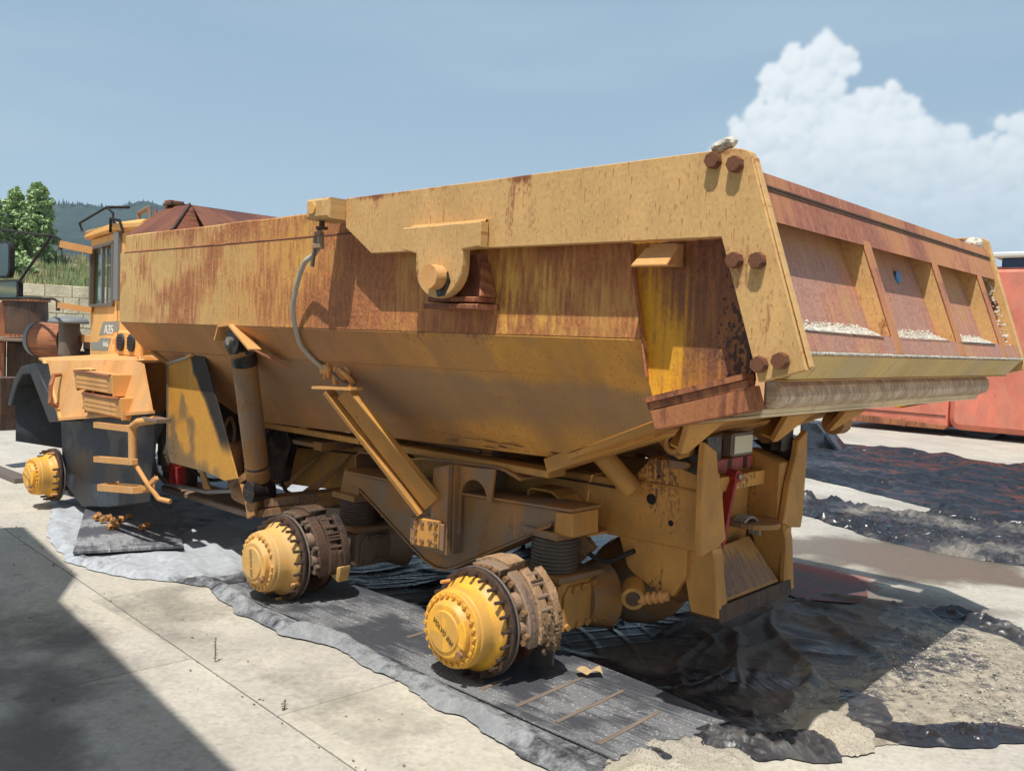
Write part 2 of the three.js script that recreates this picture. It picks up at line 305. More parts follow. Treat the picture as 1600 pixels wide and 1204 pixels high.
stain('dirt_stain', [[-5.9, -8.6], [-4.9, -9.0], [-4.2, -9.7], [-4.4, -10.3], [-5.8, -9.6]], [130, 118, 98], 0.8, 33, 0.005, 0.4, 0.6);

// ------------------------------------------------------------ sky-side setting: mountain, bank, stone wall, trees
const tForest = tex(512, 512, (u, v) => { const a = fbm(u * 9, v * 9, 5, 9, 9), b = fbm(u * 120, v * 90, 3, 120, 90), k = 0.62 + (b - 0.5) * 1.1 + (a - 0.5) * 0.5; return [54 * k, 76 * k, 50 * k, b, 0.95]; }, { bump: true });
{
  const N = 420, M = 26, pos = [], idx = [];
  const ridge = (az) => 6.1 + 0.75 * Math.sin((az + 166) * 0.11) + (fbm(az * 0.35 + 40, 3, 4) - 0.5) * 1.4 - 4.6 * sstep(-154.5, -136, az) - 2.5 * sstep(-118, -60, az);
  for (let i = 0; i <= N; i++) {
    const az = mix(-200, -20, i / N);
    for (let j = 0; j <= M; j++) {
      const t = j / M, dist = mix(420, 1500, t), y = Math.tan(D2R * Math.max(0.2, ridge(az) * Math.pow(t, 0.85))) * dist + clamp(ridge(az) / 5, 0.02, 1) * ((fbm(az * 0.8, t * 9, 4) - 0.5) * 46 * t * (1 - t) * 2 + (t > 0.9 ? fbm(az * 30, t * 200, 2) * 9 : fbm(az * 24, t * 60, 2) * 7 * Math.min(1, t * 3)));
      pos.push(Math.cos(az * D2R) * dist, y - 2, Math.sin(az * D2R) * dist);
    }
  }
  for (let i = 0; i < N; i++) for (let j = 0; j < M; j++) { const a = i * (M + 1) + j, b = a + M + 1; idx.push(a, b, a + 1, b, b + 1, a + 1); }
  const g = new THREE.BufferGeometry(); g.setAttribute('position', new THREE.Float32BufferAttribute(pos, 3)); g.setIndex(idx); g.computeVertexNormals();
  mapUV(g, (x, y, z) => [Math.atan2(z, x) * 900 / 160, (Math.hypot(x, z) + y) / 160]);
  const m = mat(tForest, { roughness: 0.95, side: THREE.DoubleSide });
  const hill = new THREE.Mesh(g, m); hill.name = 'forested_mountain'; tag(hill, 'long forested mountain ridge fading blue behind the yard', null, null, 'structure'); scene.add(hill);
  // conifers that break the skyline
  const cone = new THREE.ConeGeometry(3.2, 15, 5), inst = new THREE.InstancedMesh(cone, flat([50, 70, 46], 0.95), 700), r = rng(9), q = new THREE.Object3D();
  for (let k = 0; k < 700; k++) { const az = mix(-163, -140, r()), t = mix(0.955, 1, r()), dist = mix(420, 1500, t), y = Math.tan(D2R * ridge(az) * Math.pow(t, 0.85)) * dist; q.position.set(Math.cos(az * D2R) * dist, y + 4, Math.sin(az * D2R) * dist); const s = mix(0.35, 1.0, r() * r()); q.scale.set(s, s * mix(0.8, 1.3, r()), s); q.updateMatrix(); inst.setMatrixAt(k, q.matrix); }
  inst.name = 'ridge_conifers'; tag(inst, 'tiny conifers along the skyline of the far ridge', 'trees', null, 'stuff'); scene.add(inst);
}
// wall, bank and trees stand in a frame turned across the view: d away from the camera, s sideways (positive to the right)
const FD = new THREE.Vector3(-0.936, 0, -0.352), FS = new THREE.Vector3(0.352, 0, -0.936);
const far = (d, s, y) => [FD.x * d + FS.x * s, y, FD.z * d + FS.z * s];
const farRot = new THREE.Matrix4().makeBasis(FS, new THREE.Vector3(0, 1, 0), FD.clone().negate());
function farGeo(g, d, s, y) { g.applyMatrix4(farRot); return g.translate(...far(d, s, y)); }
const tStone = tex(512, 512, (u, v) => { const a = fbm(u * 6, v * 6, 5, 6, 6), b = fbm(u * 60, v * 60, 3, 60, 60), k = 0.92 + (a - 0.5) * 0.3 + (b - 0.5) * 0.12; return [214 * k, 202 * k, 172 * k, b, 0.9]; }, { bump: true });
const mStone = [1, 0.95, 0.9].map((k) => { const m = mat(tStone, { size: [3, 3], roughness: 0.9, bumpScale: 0.02 }); m.color.setScalar(k); return m; });
{
  const wall = thing('stone_wall', far(45, -1, 0), 'pale stone block retaining wall below the grassy bank', 'wall');
  part('backing', farGeo(box(-14, 14, 0, 3.12, -0.9, -0.35, 0), 45, -1, 0), flat([176, 164, 138], 0.95), wall);
  const r = rng(31); let y = 0;
  for (let row = 0; row < 5; row++) {
    const h = [0.66, 0.7, 0.62, 0.72, 0.55][row]; let x = -13 + r() * 0.5;
    while (x < 13) { const w = mix(0.6, 1.5, r()); const g = box(x + 0.01, x + w - 0.01, y + 0.01, y + h - 0.008, -0.36, 0 + r() * 0.04, 0.02); part('stone_block', farGeo(g, 45, -1, 0), mStone[Math.floor(r() * 3)], wall); x += w; }
    y += h;
  }
}
{ // grassy bank above the wall
  const pos = [], idx = [], N = 90, M = 14;
  const hy = (s, d) => 3.2 + sstep(45, 62, d) * 2.0 + (fbm(s * 0.4 + 9, d * 0.3, 4) - 0.5) * 0.9 * sstep(45, 50, d) + (d > 62 ? (d - 62) * 0.02 : 0);
  for (let i = 0; i <= N; i++) for (let j = 0; j <= M; j++) { const s = mix(-30, 40, i / N), d = mix(45.4, 75, Math.pow(j / M, 1.3)); pos.push(...far(d, s, j ? hy(s, d) : 3.0)); }
  for (let i = 0; i < N; i++) for (let j = 0; j < M; j++) { const a = i * (M + 1) + j, b = a + M + 1; idx.push(a, b, a + 1, b, b + 1, a + 1); }
  const g = new THREE.BufferGeometry(); g.setAttribute('position', new THREE.Float32BufferAttribute(pos, 3)); g.setIndex(idx); g.computeVertexNormals(); mapUV(g, (x, y, z) => [x, z]);
  const tGrass = tex(256, 256, (u, v) => { const a = fbm(u * 6, v * 6, 4, 6, 6), b = fbm(u * 70, v * 70, 2, 70, 70), k = 0.7 + (b - 0.5) * 0.8, t = sstep(0.42, 0.6, a); return [mix(160, 124, t) * k, mix(148, 126, t) * k, mix(108, 84, t) * k, b, 1]; });
  const bank = new THREE.Mesh(g, mat(tGrass, { size: [8, 8], roughness: 1, side: THREE.DoubleSide })); bank.name = 'grass_bank'; tag(bank, null, null, null, 'structure'); scene.add(bank);
  // tall dry grass and scrub
  const blade = new THREE.BufferGeometry(); blade.setAttribute('position', new THREE.Float32BufferAttribute([-0.09, 0, 0, 0.09, 0, 0, 0.02, 1, 0.1, 0, 0, -0.09, 0, 0, 0.09, -0.08, 0.85, -0.05, -0.05, 0, -0.05, 0.06, 0, 0.06, -0.2, 0.7, 0.12], 3)); blade.computeVertexNormals();
  const gm = flat([178, 164, 122], 1); gm.side = THREE.DoubleSide; const n = 9000, inst = new THREE.InstancedMesh(blade, gm, n), r = rng(41), q = new THREE.Object3D(), c = new THREE.Color();
  for (let k = 0; k < n; k++) { const s = mix(-12, 14, r()), d = mix(45.5, 64, r()); q.position.set(...far(d, s, hy(s, d) - 0.05)); q.rotation.y = r() * 6.3; const f = mix(0.35, 1.1, r() * r()); q.scale.set(f * 0.7, f * (d < 46.5 ? 0.4 : 0.75), f * 0.7); q.updateMatrix(); inst.setMatrixAt(k, q.matrix); const gr = sstep(0.45, 0.62, fbm(s * 0.5 + 3, d * 0.5, 3)); inst.setColorAt(k, c.setRGB(mix(1, 0.62, gr) * mix(0.8, 1.1, r()), mix(1, 0.85, gr), mix(1, 0.65, gr))); }
  inst.name = 'bank_grass'; tag(inst, 'tall dry grass growing on the bank above the stone wall', 'grass', null, 'stuff'); scene.add(inst);
  // mesh fence along the top of the bank
  const fence = thing('wire_fence', far(62, 0, 5.1), 'thin dark wire fence along the top of the bank', 'fence');
  for (let k = -8; k <= 8; k++) part('fence_post', cyl(far(62, k * 2.6, 4.4), far(62, k * 2.6, 6.35), 0.045, 0.045, 6), flat([70, 74, 72]), fence);
  for (const y of [5.5, 5.9, 6.3]) part('fence_wire', cyl(far(62, -21, y), far(62, 21, y), 0.022, 0.022, 5), flat([74, 78, 76]), fence);
}
// trees: a trunk, limbs and a crown of leaf faces
const leafMats = [[164, 186, 130], [176, 196, 142]].map((c) => { const m = flat(c, 0.95); m.side = THREE.DoubleSide; return m; });
const mBark = flat([92, 78, 62], 0.95);
function leafyTree(name, [x, y, z], H, lobes, leaves, seed, label, category, leafM, size = 0.10, group) {
  const t = thing(name, [x, y, z], label, category, group), r = rng(seed);
  const tr = [cyl([x, y - 0.3, z], [x + 0.1, y + H * 0.45, z], H * 0.022, H * 0.013, 8)];
  for (const [lx, ly, lz] of lobes) tr.push(cyl([x + 0.1, y + H * 0.25 + ly * 0.15, z], [x + lx, y + ly, z + lz], H * 0.011, H * 0.003, 6));
  part('trunk', tr, mBark, t);
  const pos = [], nor = [], per = Math.floor(leaves / lobes.length), v = new THREE.Vector3(), a = new THREE.Vector3(), b = new THREE.Vector3(), n = new THREE.Vector3();
  for (const [lx, ly, lz, rx, ry] of lobes) {
    const cl = []; for (let k = 0; k < 90; k++) { v.set(r() - 0.5, r() - 0.5, r() - 0.5).normalize(); const f = Math.pow(r(), 0.45); cl.push([lx + v.x * rx * f, ly + v.y * ry * f, lz + v.z * rx * f, mix(0.07, 0.24, r()) * rx]); }
    for (let k = 0; k < per; k++) {
      const c = cl[Math.floor(r() * cl.length)]; v.set(r() - 0.5, r() - 0.5, r() - 0.5).normalize().multiplyScalar(c[3] * Math.pow(r(), 0.4));
      const px = x + c[0] + v.x, py = y + c[1] + v.y, pz = z + c[2] + v.z;
      n.set(r() - 0.5, r() * 0.9, r() - 0.5).add(v.multiplyScalar(1.2)).normalize(); a.set(r() - 0.5, r() - 0.5, r() - 0.5).cross(n).normalize(); b.crossVectors(n, a); const s = size * mix(0.5, 1.2, r());
      for (const [p, q] of [[-1, -0.6], [1, -0.6], [0, 1.1]]) { pos.push(px + a.x * p * s + b.x * q * s, py + a.y * p * s + b.y * q * s, pz + a.z * p * s + b.z * q * s); nor.push(n.x, n.y, n.z); }
    }
  }
  const g = new THREE.BufferGeometry(); g.setAttribute('position', new THREE.Float32BufferAttribute(pos, 3)); g.setAttribute('normal', new THREE.Float32BufferAttribute(nor, 3)); g.setAttribute('uv', new THREE.Float32BufferAttribute(new Float32Array(pos.length / 3 * 2), 2));
  part('crown', g, leafM, t); return t;
}
leafyTree('poplar_tree', far(58, -3.85, 4.2), 6, [[-0.3, 2.1, 0, 1.2, 1.5], [0, 3.5, 0.1, 0.95, 1.1], [0.1, 4.6, 0, 0.55, 0.75], [0.6, 2.6, 0.3, 0.7, 1.0]], 17000, 51, 'leafy green poplar at the left edge of the photo', 'tree', leafMats[0]);
leafyTree('poplar_tree', far(59.5, -2.4, 4.3), 5.5, [[0, 2.0, 0, 1.1, 1.4], [-0.1, 3.3, 0.1, 0.75, 1.0], [0.05, 4.3, 0, 0.42, 0.6]], 13000, 57, 'shorter poplar in the gap between the two tall ones', 'tree', leafMats[1]);
leafyTree('poplar_tree', far(58.5, -1.25, 4.2), 6, [[0, 1.8, 0, 1.1, 1.4], [0.1, 3.1, 0.1, 1.05, 1.2], [0.25, 4.3, 0, 0.7, 0.85], [0.6, 2.6, 0.1, 0.7, 1.1], [-0.1, 4.9, 0, 0.35, 0.4]], 20000, 63, 'tall poplar right of the others, nearest the cab', 'tree', leafMats[0]);
leafyTree('dark_bush', far(52, -2.4, 3.4), 2, [[-1.4, 0.8, 0, 0.9, 0.8], [0, 0.9, 0, 1.0, 0.9], [1.2, 0.7, 0, 0.9, 0.75]], 9000, 71, 'dark green bush spilling over the stone wall under the poplars', 'bush', leafMats[0], 0.09);

// ------------------------------------------------------------ unseen roof added behind the camera, its outline shaped to cast the yard shadow
{
  const H = 5, k = H / 1.668, sx = 0.27 * k, sz = 0.65 * k;
  const P = [[-8.15, -2.35], [-7.954, -2.718], [-6.24, -2.475], [-5.735, -2.171], [-3.066, -1.832], [6, -0.68], [6, 7], [-8.15, 7]].map(([x, z]) => [x + sx, z + sz]);
  const w = thing('added_shadow_roof', [P[0][0], 0, P[0][1]], 'added open roof on posts behind the camera, shaped to cast the yard shadow', 'shed');
  part('roof', prism('y', P, H - 0.12, H, 0.01), flat([206, 202, 194], 0.8), w);
  for (const [x, z] of [[-6.2, 8.6], [0, 8.6], [6, 8.6], [6.3, 3.2]]) part('post', box(x - 0.1, x + 0.1, 0, H - 0.125, z - 0.1, z + 0.1), mStone[0], w);
}

// ------------------------------------------------------------ plastic sheets and mats on the ground
const ridged = (x, z, o = 3) => { const n = Math.abs(2 * fbm(x, z, o, 4096, 4096, 0.4) - 1); return Math.pow(Math.max(0, 1 - n * 1.6), 2); };
// thin film lying flat with sharp, wandering folds: tents along warped lines that fade in and out
function folds(x, z, f, seed, width = 0.5, spread = 0.83, n = 4) {
  let y = 0;
  for (let i = 0; i < n; i++) {
    const a = seed + i * spread + 0.5 * (fbm(x * 0.5 + i * 9, z * 0.5 + seed, 2) - 0.5), t = (x * Math.cos(a) + z * Math.sin(a)) * f * (1 + i * 0.23) + 0.9 * fbm(x * 0.9 + i * 13 + seed, z * 0.9, 2) + i * 0.37;
    const fr = Math.abs((t - Math.floor(t)) - 0.5) * 2, amp = sstep(0.44, 0.64, fbm(x * 1.7 + i * 21, z * 1.7 + seed * 5, 2));
    y = Math.max(y, Math.max(0, 1 - fr / width) * amp * (1 - i * 0.12));
  }
  return y;
}
function sheetGeo(poly, step, hfn) {
  const xs = poly.map((p) => p[0]), zs = poly.map((p) => p[1]), x0 = Math.min(...xs), x1 = Math.max(...xs), z0 = Math.min(...zs), z1 = Math.max(...zs);
  const nx = Math.ceil((x1 - x0) / step), nz = Math.ceil((z1 - z0) / step), id = new Int32Array((nx + 1) * (nz + 1)).fill(-1), D = new Float32Array((nx + 1) * (nz + 1)), pos = [], idx = [];
  const wob = (x, z) => [x + (fbm(x * 5, z * 5 + 7, 3) - 0.5) * 0.12, z + (fbm(x * 5 + 31, z * 5, 3) - 0.5) * 0.12];
  for (let j = 0; j <= nz; j++) for (let i = 0; i <= nx; i++) { const [wx, wz] = wob(x0 + i * step, z0 + j * step); D[j * (nx + 1) + i] = polyDist(poly, wx, wz); }
  const vert = (i, j) => {
    const k = j * (nx + 1) + i; if (id[k] >= 0) return id[k];
    let x = x0 + i * step, z = z0 + j * step, d = D[k];
    if (d < 0) { // slide an outside corner in to the edge along the gradient
      const gx = (D[j * (nx + 1) + Math.min(nx, i + 1)] - D[j * (nx + 1) + Math.max(0, i - 1)]), gz = (D[Math.min(nz, j + 1) * (nx + 1) + i] - D[Math.max(0, j - 1) * (nx + 1) + i]), l = Math.hypot(gx, gz) || 1;
      x += gx / l * -d; z += gz / l * -d; d = 0;
    }
    pos.push(x, hfn(x, z, d), z); return id[k] = pos.length / 3 - 1;
  };
  for (let j = 0; j < nz; j++) for (let i = 0; i < nx; i++) {
    const c = [D[j * (nx + 1) + i], D[j * (nx + 1) + i + 1], D[(j + 1) * (nx + 1) + i], D[(j + 1) * (nx + 1) + i + 1]];
    if (Math.max(...c) <= 0 || Math.min(...c) < -step * 1.5) continue;
    const a = vert(i, j), b = vert(i + 1, j), d = vert(i, j + 1), e = vert(i + 1, j + 1);
    if ((i + j) & 1) idx.push(a, d, b, b, d, e); else idx.push(a, d, e, a, e, b);
  }
  const g = new THREE.BufferGeometry(); g.setAttribute('position', new THREE.Float32BufferAttribute(pos, 3)); g.setIndex(idx); g.computeVertexNormals();
  mapUV(g, (x, y, z) => [(x - x0) / (x1 - x0), (z - z0) / (z1 - z0)]); g.userData = { x0, x1, z0, z1 };
  return g;
}
function sheetTex(w, h, [x0, x1, z0, z1], dustGlareFn, o = {}) {
  return tex(w, h, (u, v) => {
    const x = mix(x0, x1, u), z = mix(z0, z1, v), [dust, col] = dustGlareFn(x, z);
    const a = fbm(x * 2.2 + 5, z * 2.2, 5), b = fbm(x * 22, z * 22, 3), c = fbm(x * 110, z * 110, 2);
    const sm = o.smooth ? o.smooth(x, z) : 1, m = sstep(0.3, 0.8, dust + (a - 0.5) * 0.9 + ((b - 0.5) * 0.55 + (c - 0.5) * 0.3) * sm);
    const bk = o.black || [44, 43, 47], k = 1 + ((b - 0.5) * 0.4 + (c - 0.5) * 0.25) * sm;
    const col2 = lerp3(bk, col, m * (o.cover ?? 0.88));
    const wx = x + (b - 0.5) * 0.16 + (a - 0.5) * 0.5, wz = z + (fbm(x * 6 + 70, z * 6, 3) - 0.5) * 0.3; const cr = folds(x + 3, z, 3.6, -0.6, 0.3, 0.7, 3) * 0.5 + folds(x, z + 3, 8, 0.3, 0.35, 0.9, 3) * 0.2 + (c - 0.5) * 0.05 * sm;
    return [col2[0] * k, col2[1] * k, col2[2] * k, cr * (o.crease ? o.crease(x, z) : 1), mix(0.27, 0.86, m)];
  }, { bump: true, rough: true });
}
const MAIN = [[-8.75, -3.2], [-8.15, -3.0], [-7.85, -2.85], [-7.21, -2.66], [-6.58, -2.52], [-5.87, -2.70], [-5.45, -2.96], [-4.98, -2.88], [-4.34, -2.80], [-3.96, -2.90], [-3.27, -2.87], [-2.65, -2.80], [-2.22, -2.72], [-1.6, -2.62], [-1.72, -3.0], [-2.02, -3.33], [-1.86, -3.62], [-1.5, -3.60], [-1.32, -4.1], [-1.01, -4.51], [-0.9, -4.9], [-1.0, -5.5], [-1.25, -6.04], [-1.7, -6.3], [-2.25, -6.4], [-2.83, -6.12], [-3.6, -6.2], [-6.0, -6.6], [-9.0, -6.5], [-9.5, -4.6], [-9.2, -3.7]];
const MAT2 = [[-5.32, -3.02], [-5.26, -3.7], [-4.2, -3.74], [-2.86, -3.80], [-2.4, -3.76], [-1.93, -3.69], [-1.97, -3.55], [-1.94, -3.42], [-2.03, -3.3], [-1.99, -3.18], [-2.08, -3.04], [-2.05, -2.98], [-3.6, -3.03]];
const MAT1 = [[-8.38, -3.40], [-8.25, -4.14], [-6.36, -3.30], [-6.65, -2.60]];
{
  const h = (x, z, d) => {
    const flatten = 1 - sstep(-0.12, 0.08, polyDist(MAT2, x, z)) * 0.96, fl1 = 1 - sstep(-0.1, 0.1, polyDist(MAT1, x, z)) * 0.9;
    const right = sstep(-3.4, -2.4, x) * sstep(-3.6, -4.0, z), nearE = sstep(-3.35, -3.05, z) * (x < -1.9 ? 1 : 0), left = sstep(-5.0, -5.8, x);
    const wx = x + (fbm(x * 1.5, z * 1.5, 3) - 0.5) * 0.5, wz = z + (fbm(x * 1.5 + 9, z * 1.5, 3) - 0.5) * 0.5;
    const sunny = sstep(-2.0, -1.4, x) * sstep(-3.5, -3.9, z); let y = folds(x, z, 1.25, -0.8, 0.2, 0.28, 3) * mix(0.014, 0.046, right) + folds(x + 5, z, 2.7, -0.5, 0.26, 0.5, 3) * mix(0.005, 0.022, right) + folds(x, z + 7, 3.3, 0.9, 0.2, 0.6, 2) * mix(0.003, 0.012, right) + (fbm(x * 3, z * 3, 2) - 0.5) * 0.01; y *= 1 - 0.72 * sunny;
    y += left * folds(x + 2, z, 1.9, 0.2, 0.6) * 0.035;
    y *= flatten * fl1;
    const rl = Math.exp(-Math.pow((d - 0.085) / 0.055, 2)) * nearE * (0.02 + 0.05 * fbm(x * 2.3, 4, 3)) * (1 - left * 0.5);
    const edge = sstep(0, 0.035, d);
    return 0.006 + Math.max(0, y) * edge + rl + (fbm(x * 18, z * 7, 2) - 0.5) * 0.004 * nearE * edge * (rl > 0.01 ? 1 : 0);
  };
  const g = sheetGeo(MAIN, 0.022, h), { x0, x1, z0, z1 } = g.userData;
  const t = sheetTex(2048, 1024, [x0, x1, z0, z1], (x, z) => {
    const nearE = sstep(-3.3, -3.0, z) * sstep(-1.6, -2.0, x), left = sstep(-4.9, -5.9, x), sunR = sstep(-2.1, -1.3, x + (fbm(x * 2, z * 2 + 60, 3) - 0.5) * 0.8) * sstep(-3.5, -3.9, z), brown = sstep(-3.8, -2.6, x) * sstep(-3.7, -4.0, z) * mix(0.5, 0.78, fbm(x * 1.3 + 4, z * 1.3, 3));
    const dust = Math.max(nearE * 0.68, left * 0.92, sunR * 0.95, brown, 0.3);  // near edge and left end: dust plus sky glare put into the colour
    return [dust, sunR > 0.25 ? [164, 153, 134] : brown > 0.1 ? [122, 105, 90] : lerp3([146, 148, 148], [182, 186, 190], left)];
  }, { smooth: (x, z) => mix(0.3, 1, Math.max(sstep(-2.2, -1.5, x) * sstep(-3.5, -3.9, z), 0.4 * sstep(-3.3, -3.0, z))), crease: (x, z) => 1 - 0.75 * sstep(-3.4, -3.15, z) * sstep(-1.7, -2.1, x) - 0.4 * sstep(-4.9, -5.9, x) });
  const o = solo('plastic_sheet', g, mat(t, { bumpScale: 0.014, side: THREE.DoubleSide }), 'large wrinkled black plastic sheet spread under the dismantled dump truck', 'plastic sheet');
}
// bunched edges of the same black film, folded over at the right-hand side
function bunch(pts, wdt, ht, seed, label) {
  const N = 160, M = 22, pos = [], idx = [], c = new THREE.CatmullRomCurve3(pts.map(([x, z]) => new THREE.Vector3(x, 0, z)), false, 'centripetal');
  for (let i = 0; i <= N; i++) {
    const t = i / N, p = c.getPoint(t), d = c.getTangent(t), n = [-d.z, d.x], k = Math.min(1, Math.min(t, 1 - t) * 9);
    for (let j = 0; j <= M; j++) { const s = j / M * 2 - 1, w = wdt * (0.6 + 0.7 * fbm(t * 7 + seed, 2, 3)) * (0.3 + 0.7 * k), x = p.x + n[0] * s * w, z = p.z + n[1] * s * w; const y = (1 - s * s) * k * (ht * folds(x * 1.3 + seed, z * 1.3, 4.5, 1.1, 0.55) * 1.3 + ht * 0.6 * folds(x + 2, z + seed, 9, 0.3, 0.45)) + 0.008 + (1 - s * s) * 0.01; pos.push(x, y, z); }
  }
  for (let i = 0; i < N; i++) for (let j = 0; j < M; j++) { const a = i * (M + 1) + j, b = a + M + 1; idx.push(a, a + 1, b, b, a + 1, b + 1); }
  const g = new THREE.BufferGeometry(); g.setAttribute('position', new THREE.Float32BufferAttribute(pos, 3)); g.setIndex(idx); g.computeVertexNormals(); mapUV(g, (x, y, z) => [x, z]);
  return solo('crumpled_film', g, mFilm, label, 'plastic film');
}
const tFilm = sheetTex(512, 512, [0, 3, 0, 3], (x, z) => [0.40, [118, 114, 108]], { smooth: () => 0.3 });
const mFilm = mat(tFilm, { size: [3, 3], bumpScale: 0.02, side: THREE.DoubleSide });
bunch([[-1.95, -6.42], [-1.55, -6.32], [-1.2, -6.12], [-0.95, -5.85], [-0.7, -5.6]], 0.15, 0.035, 3, 'crumpled black film bunched at the far right corner of the big sheet');
bunch([[-1.72, -4.5], [-1.55, -4.35], [-1.45, -4.15], [-1.2, -4.3], [-1.05, -4.5], [-0.85, -4.75]], 0.11, 0.028, 8, 'torn black film folded along the sunlit lower right sheet edge');
bunch([[-2.0, -3.45], [-1.8, -3.55], [-1.62, -3.7], [-1.5, -3.85]], 0.17, 0.022, 13, 'dusty black film bunched beside the end of the rubber belt');
// second and third sheets, right of the truck
{
  const B = [[-5.9, -8.1], [-4.06, -8.95], [-2.80, -8.28], [-2.25, -8.2], [-1.2, -8.5], [-0.6, -9.6], [-1.6, -10.2], [-2.7, -10.4], [-3.3, -9.9], [-4.0, -10.0], [-4.9, -9.95], [-6.2, -9.0]];
  const g = sheetGeo(B, 0.03, (x, z, d) => { const k = sstep(0, 0.05, d), nb = sstep(0.9, 0.1, d); const wx = x + (fbm(x * 2, z * 2, 3) - 0.5) * 0.5, wz = z + (fbm(x * 2 + 9, z * 2, 3) - 0.5) * 0.5; return 0.006 + k * (folds(wx, wz, 2.4, 1.4, 0.45) * mix(0.03, 0.085, nb) + folds(wx + 4, wz, 5, 0.4, 0.6) * 0.035); }), { x0, x1, z0, z1 } = g.userData;
  const t = sheetTex(1024, 768, [x0, x1, z0, z1], (x, z) => [0.44, [140, 132, 120]], { smooth: () => 0.35 });
  solo('plastic_sheet', g, mat(t, { bumpScale: 0.03, side: THREE.DoubleSide }), 'glossy crumpled black sheet half covered in dirt, right of the truck', 'plastic sheet');
  const C = [[-9.5, -11.5], [-5.3, -11.6], [-3.8, -10.9], [-2.9, -10.3], [-1.6, -10.6], [-0.4, -12.5], [-2.0, -15.2], [-3.4, -15.6], [-6.2, -16.2], [-9.5, -16.0]];
  const g2 = sheetGeo(C, 0.05, (x, z, d) => { const k = sstep(0, 0.08, d); const wx = x + (fbm(x * 1.2, z * 1.2, 3) - 0.5) * 0.6; return 0.008 + k * (ridged(x * 0.45 + z * 0.2 + 8, z * 2.1 + wx * 0.5, 2) * 0.05 + folds(x * 0.35, z, 1.7, 1.45, 0.5) * 0.07 + folds(x * 0.5 + 4, z, 3.6, 1.7, 0.6) * 0.03); });
  const q = g2.userData, t2 = sheetTex(512, 512, [q.x0, q.x1, q.z0, q.z1], () => [0.02, [96, 96, 100]], { black: [38, 38, 43] });
  solo('plastic_sheet', g2, mat(t2, { bumpScale: 0.03, side: THREE.DoubleSide }), 'clean shiny black sheet lying farthest back before the orange machine', 'plastic sheet');
}
// rubber mats
const tMat = tex(1024, 512, (u, v) => { const a = fbm(u * 6, v * 4, 5, 6, 4), b = fbm(u * 10, v * 90, 3, 10, 90), c = fbm(u * 300, v * 200, 2, 300, 200), sp = sstep(0.82, 0.9, vn(u * 240, v * 120, 240, 120)) * sstep(0.4, 0.65, a); const d = sstep(0.42, 0.72, a + (b - 0.5) * 0.3); let k = 1 + (c - 0.5) * 0.3; const col = lerp3([70, 71, 76], [128, 128, 128], d * 0.8); return [mix(col[0], 190, sp * 0.6) * k, mix(col[1], 186, sp * 0.6) * k, mix(col[2], 176, sp * 0.6) * k, c, mix(0.5, 0.85, d)]; }, { bump: true, rough: true });
const mMat = mat(tMat, { size: [2.2, 1.1], bumpScale: 0.002 });
{
  const t = thing('rubber_belt', [-3.6, 0, -3.35], 'long grey rubber belt with tan seams under the two bare wheel hubs', 'rubber mat');
  part('belt', prism('y', MAT2, 0.013, 0.024, 0.003), mMat, t);
  const ms = mat(tex(128, 32, (u, v) => { const k = 0.8 + fbm(u * 20, v * 8, 3) * 0.4; return [118 * k, 104 * k, 92 * k]; }), { roughness: 0.9 });
  for (const [x, zA, zB] of [[-2.70, -3.06, -3.62], [-2.46, -3.07, -3.60], [-2.20, -3.04, -3.52], [-2.95, -3.08, -3.3], [-3.75, -3.3, -3.62]]) { const g = prism('y', [[x - 0.012, zA], [x + 0.014, zA], [x + 0.004, zB], [x - 0.016, zB]], 0.024, 0.0275, 0); mapUV(g, (a, b, c) => [a * 8, c]); part('seam', g, ms, t); }
}
{
  const g = prism('y', MAT1, 0.0, 0.026, 0.004); const p = g.attributes.position; for (let i = 0; i < p.count; i++) { const x = p.getX(i), z = p.getZ(i); p.setY(i, p.getY(i) + 0.045 + 0.012 * Math.sin(x * 2.1) + (z + 3.3) * 0.01); } g.computeVertexNormals();
  mapUV(g, (x, y, z) => [x * 0.8 + z * 0.4, z - x * 0.4]);
  const mMat1 = mat(tMat, { size: [1.6, 2.4], bumpScale: 0.002 }); mMat1.color.setScalar(1.5);
  solo('rubber_mat', g, mMat1, 'dusty dark rectangular mat with rusty nuts on it by the cab steps', 'rubber mat');
}
solo('red_board', prism('y', [[-3.42, -6.30], [-3.3, -6.62], [-2.42, -6.62], [-2.22, -6.12], [-2.6, -5.85]], 0.012, 0.02, 0.002), mat(paint(512, 256, 1.4, 0.8, { base: [112, 62, 56], rust: [92, 80, 78], rust2: [70, 62, 62], amt: 0.5, streak: 0.3, seed: 7 }), { size: [1.4, 0.8] }), 'dull red painted board lying flat behind the rear hitch', 'board');

// ------------------------------------------------------------ paints of the truck
const TAN = [206, 164, 106], YEL = [222, 166, 60], OCH = [184, 134, 84], RUST = [142, 86, 62], RUST2 = [112, 66, 50];
// arm and guard plates: faded paint, specks and drips
const tGuard = paint(1536, 512, 2.8, 0.95, { dent: 0.7, base: TAN, rust: [150, 88, 48], rust2: [120, 70, 44], amt: 0.02, streak: 0.5, drips: 2600, seed: 3, dripOpt: { len: [3, 30], wid: [0.6, 2.6] }, vary: 0.12, r0: 0.55, amtMap: (u, v, X, Y) => 0.05 + 0.10 * fbm(X * 2.2 + 3, Y * 2 + 8, 3) + 0.34 * Math.exp(-Math.pow((X - 1.73) / 0.06, 2) - Math.pow((Y - 0.81) / 0.05, 2)) + 0.32 * sstep(0.895, 0.935, v) * fbm(X * 9, 3, 2) * 1.6 + 0.3 * Math.exp(-Math.pow((X - 0.86) / 0.025, 2)) * sstep(0.62, 0.72, Y) , dripCol: [160, 92, 46], lo: 0.28, hi: 0.66 });
const mGuard = (() => { const m = mat(tGuard, { bumpScale: 0.006 }); return m; })();
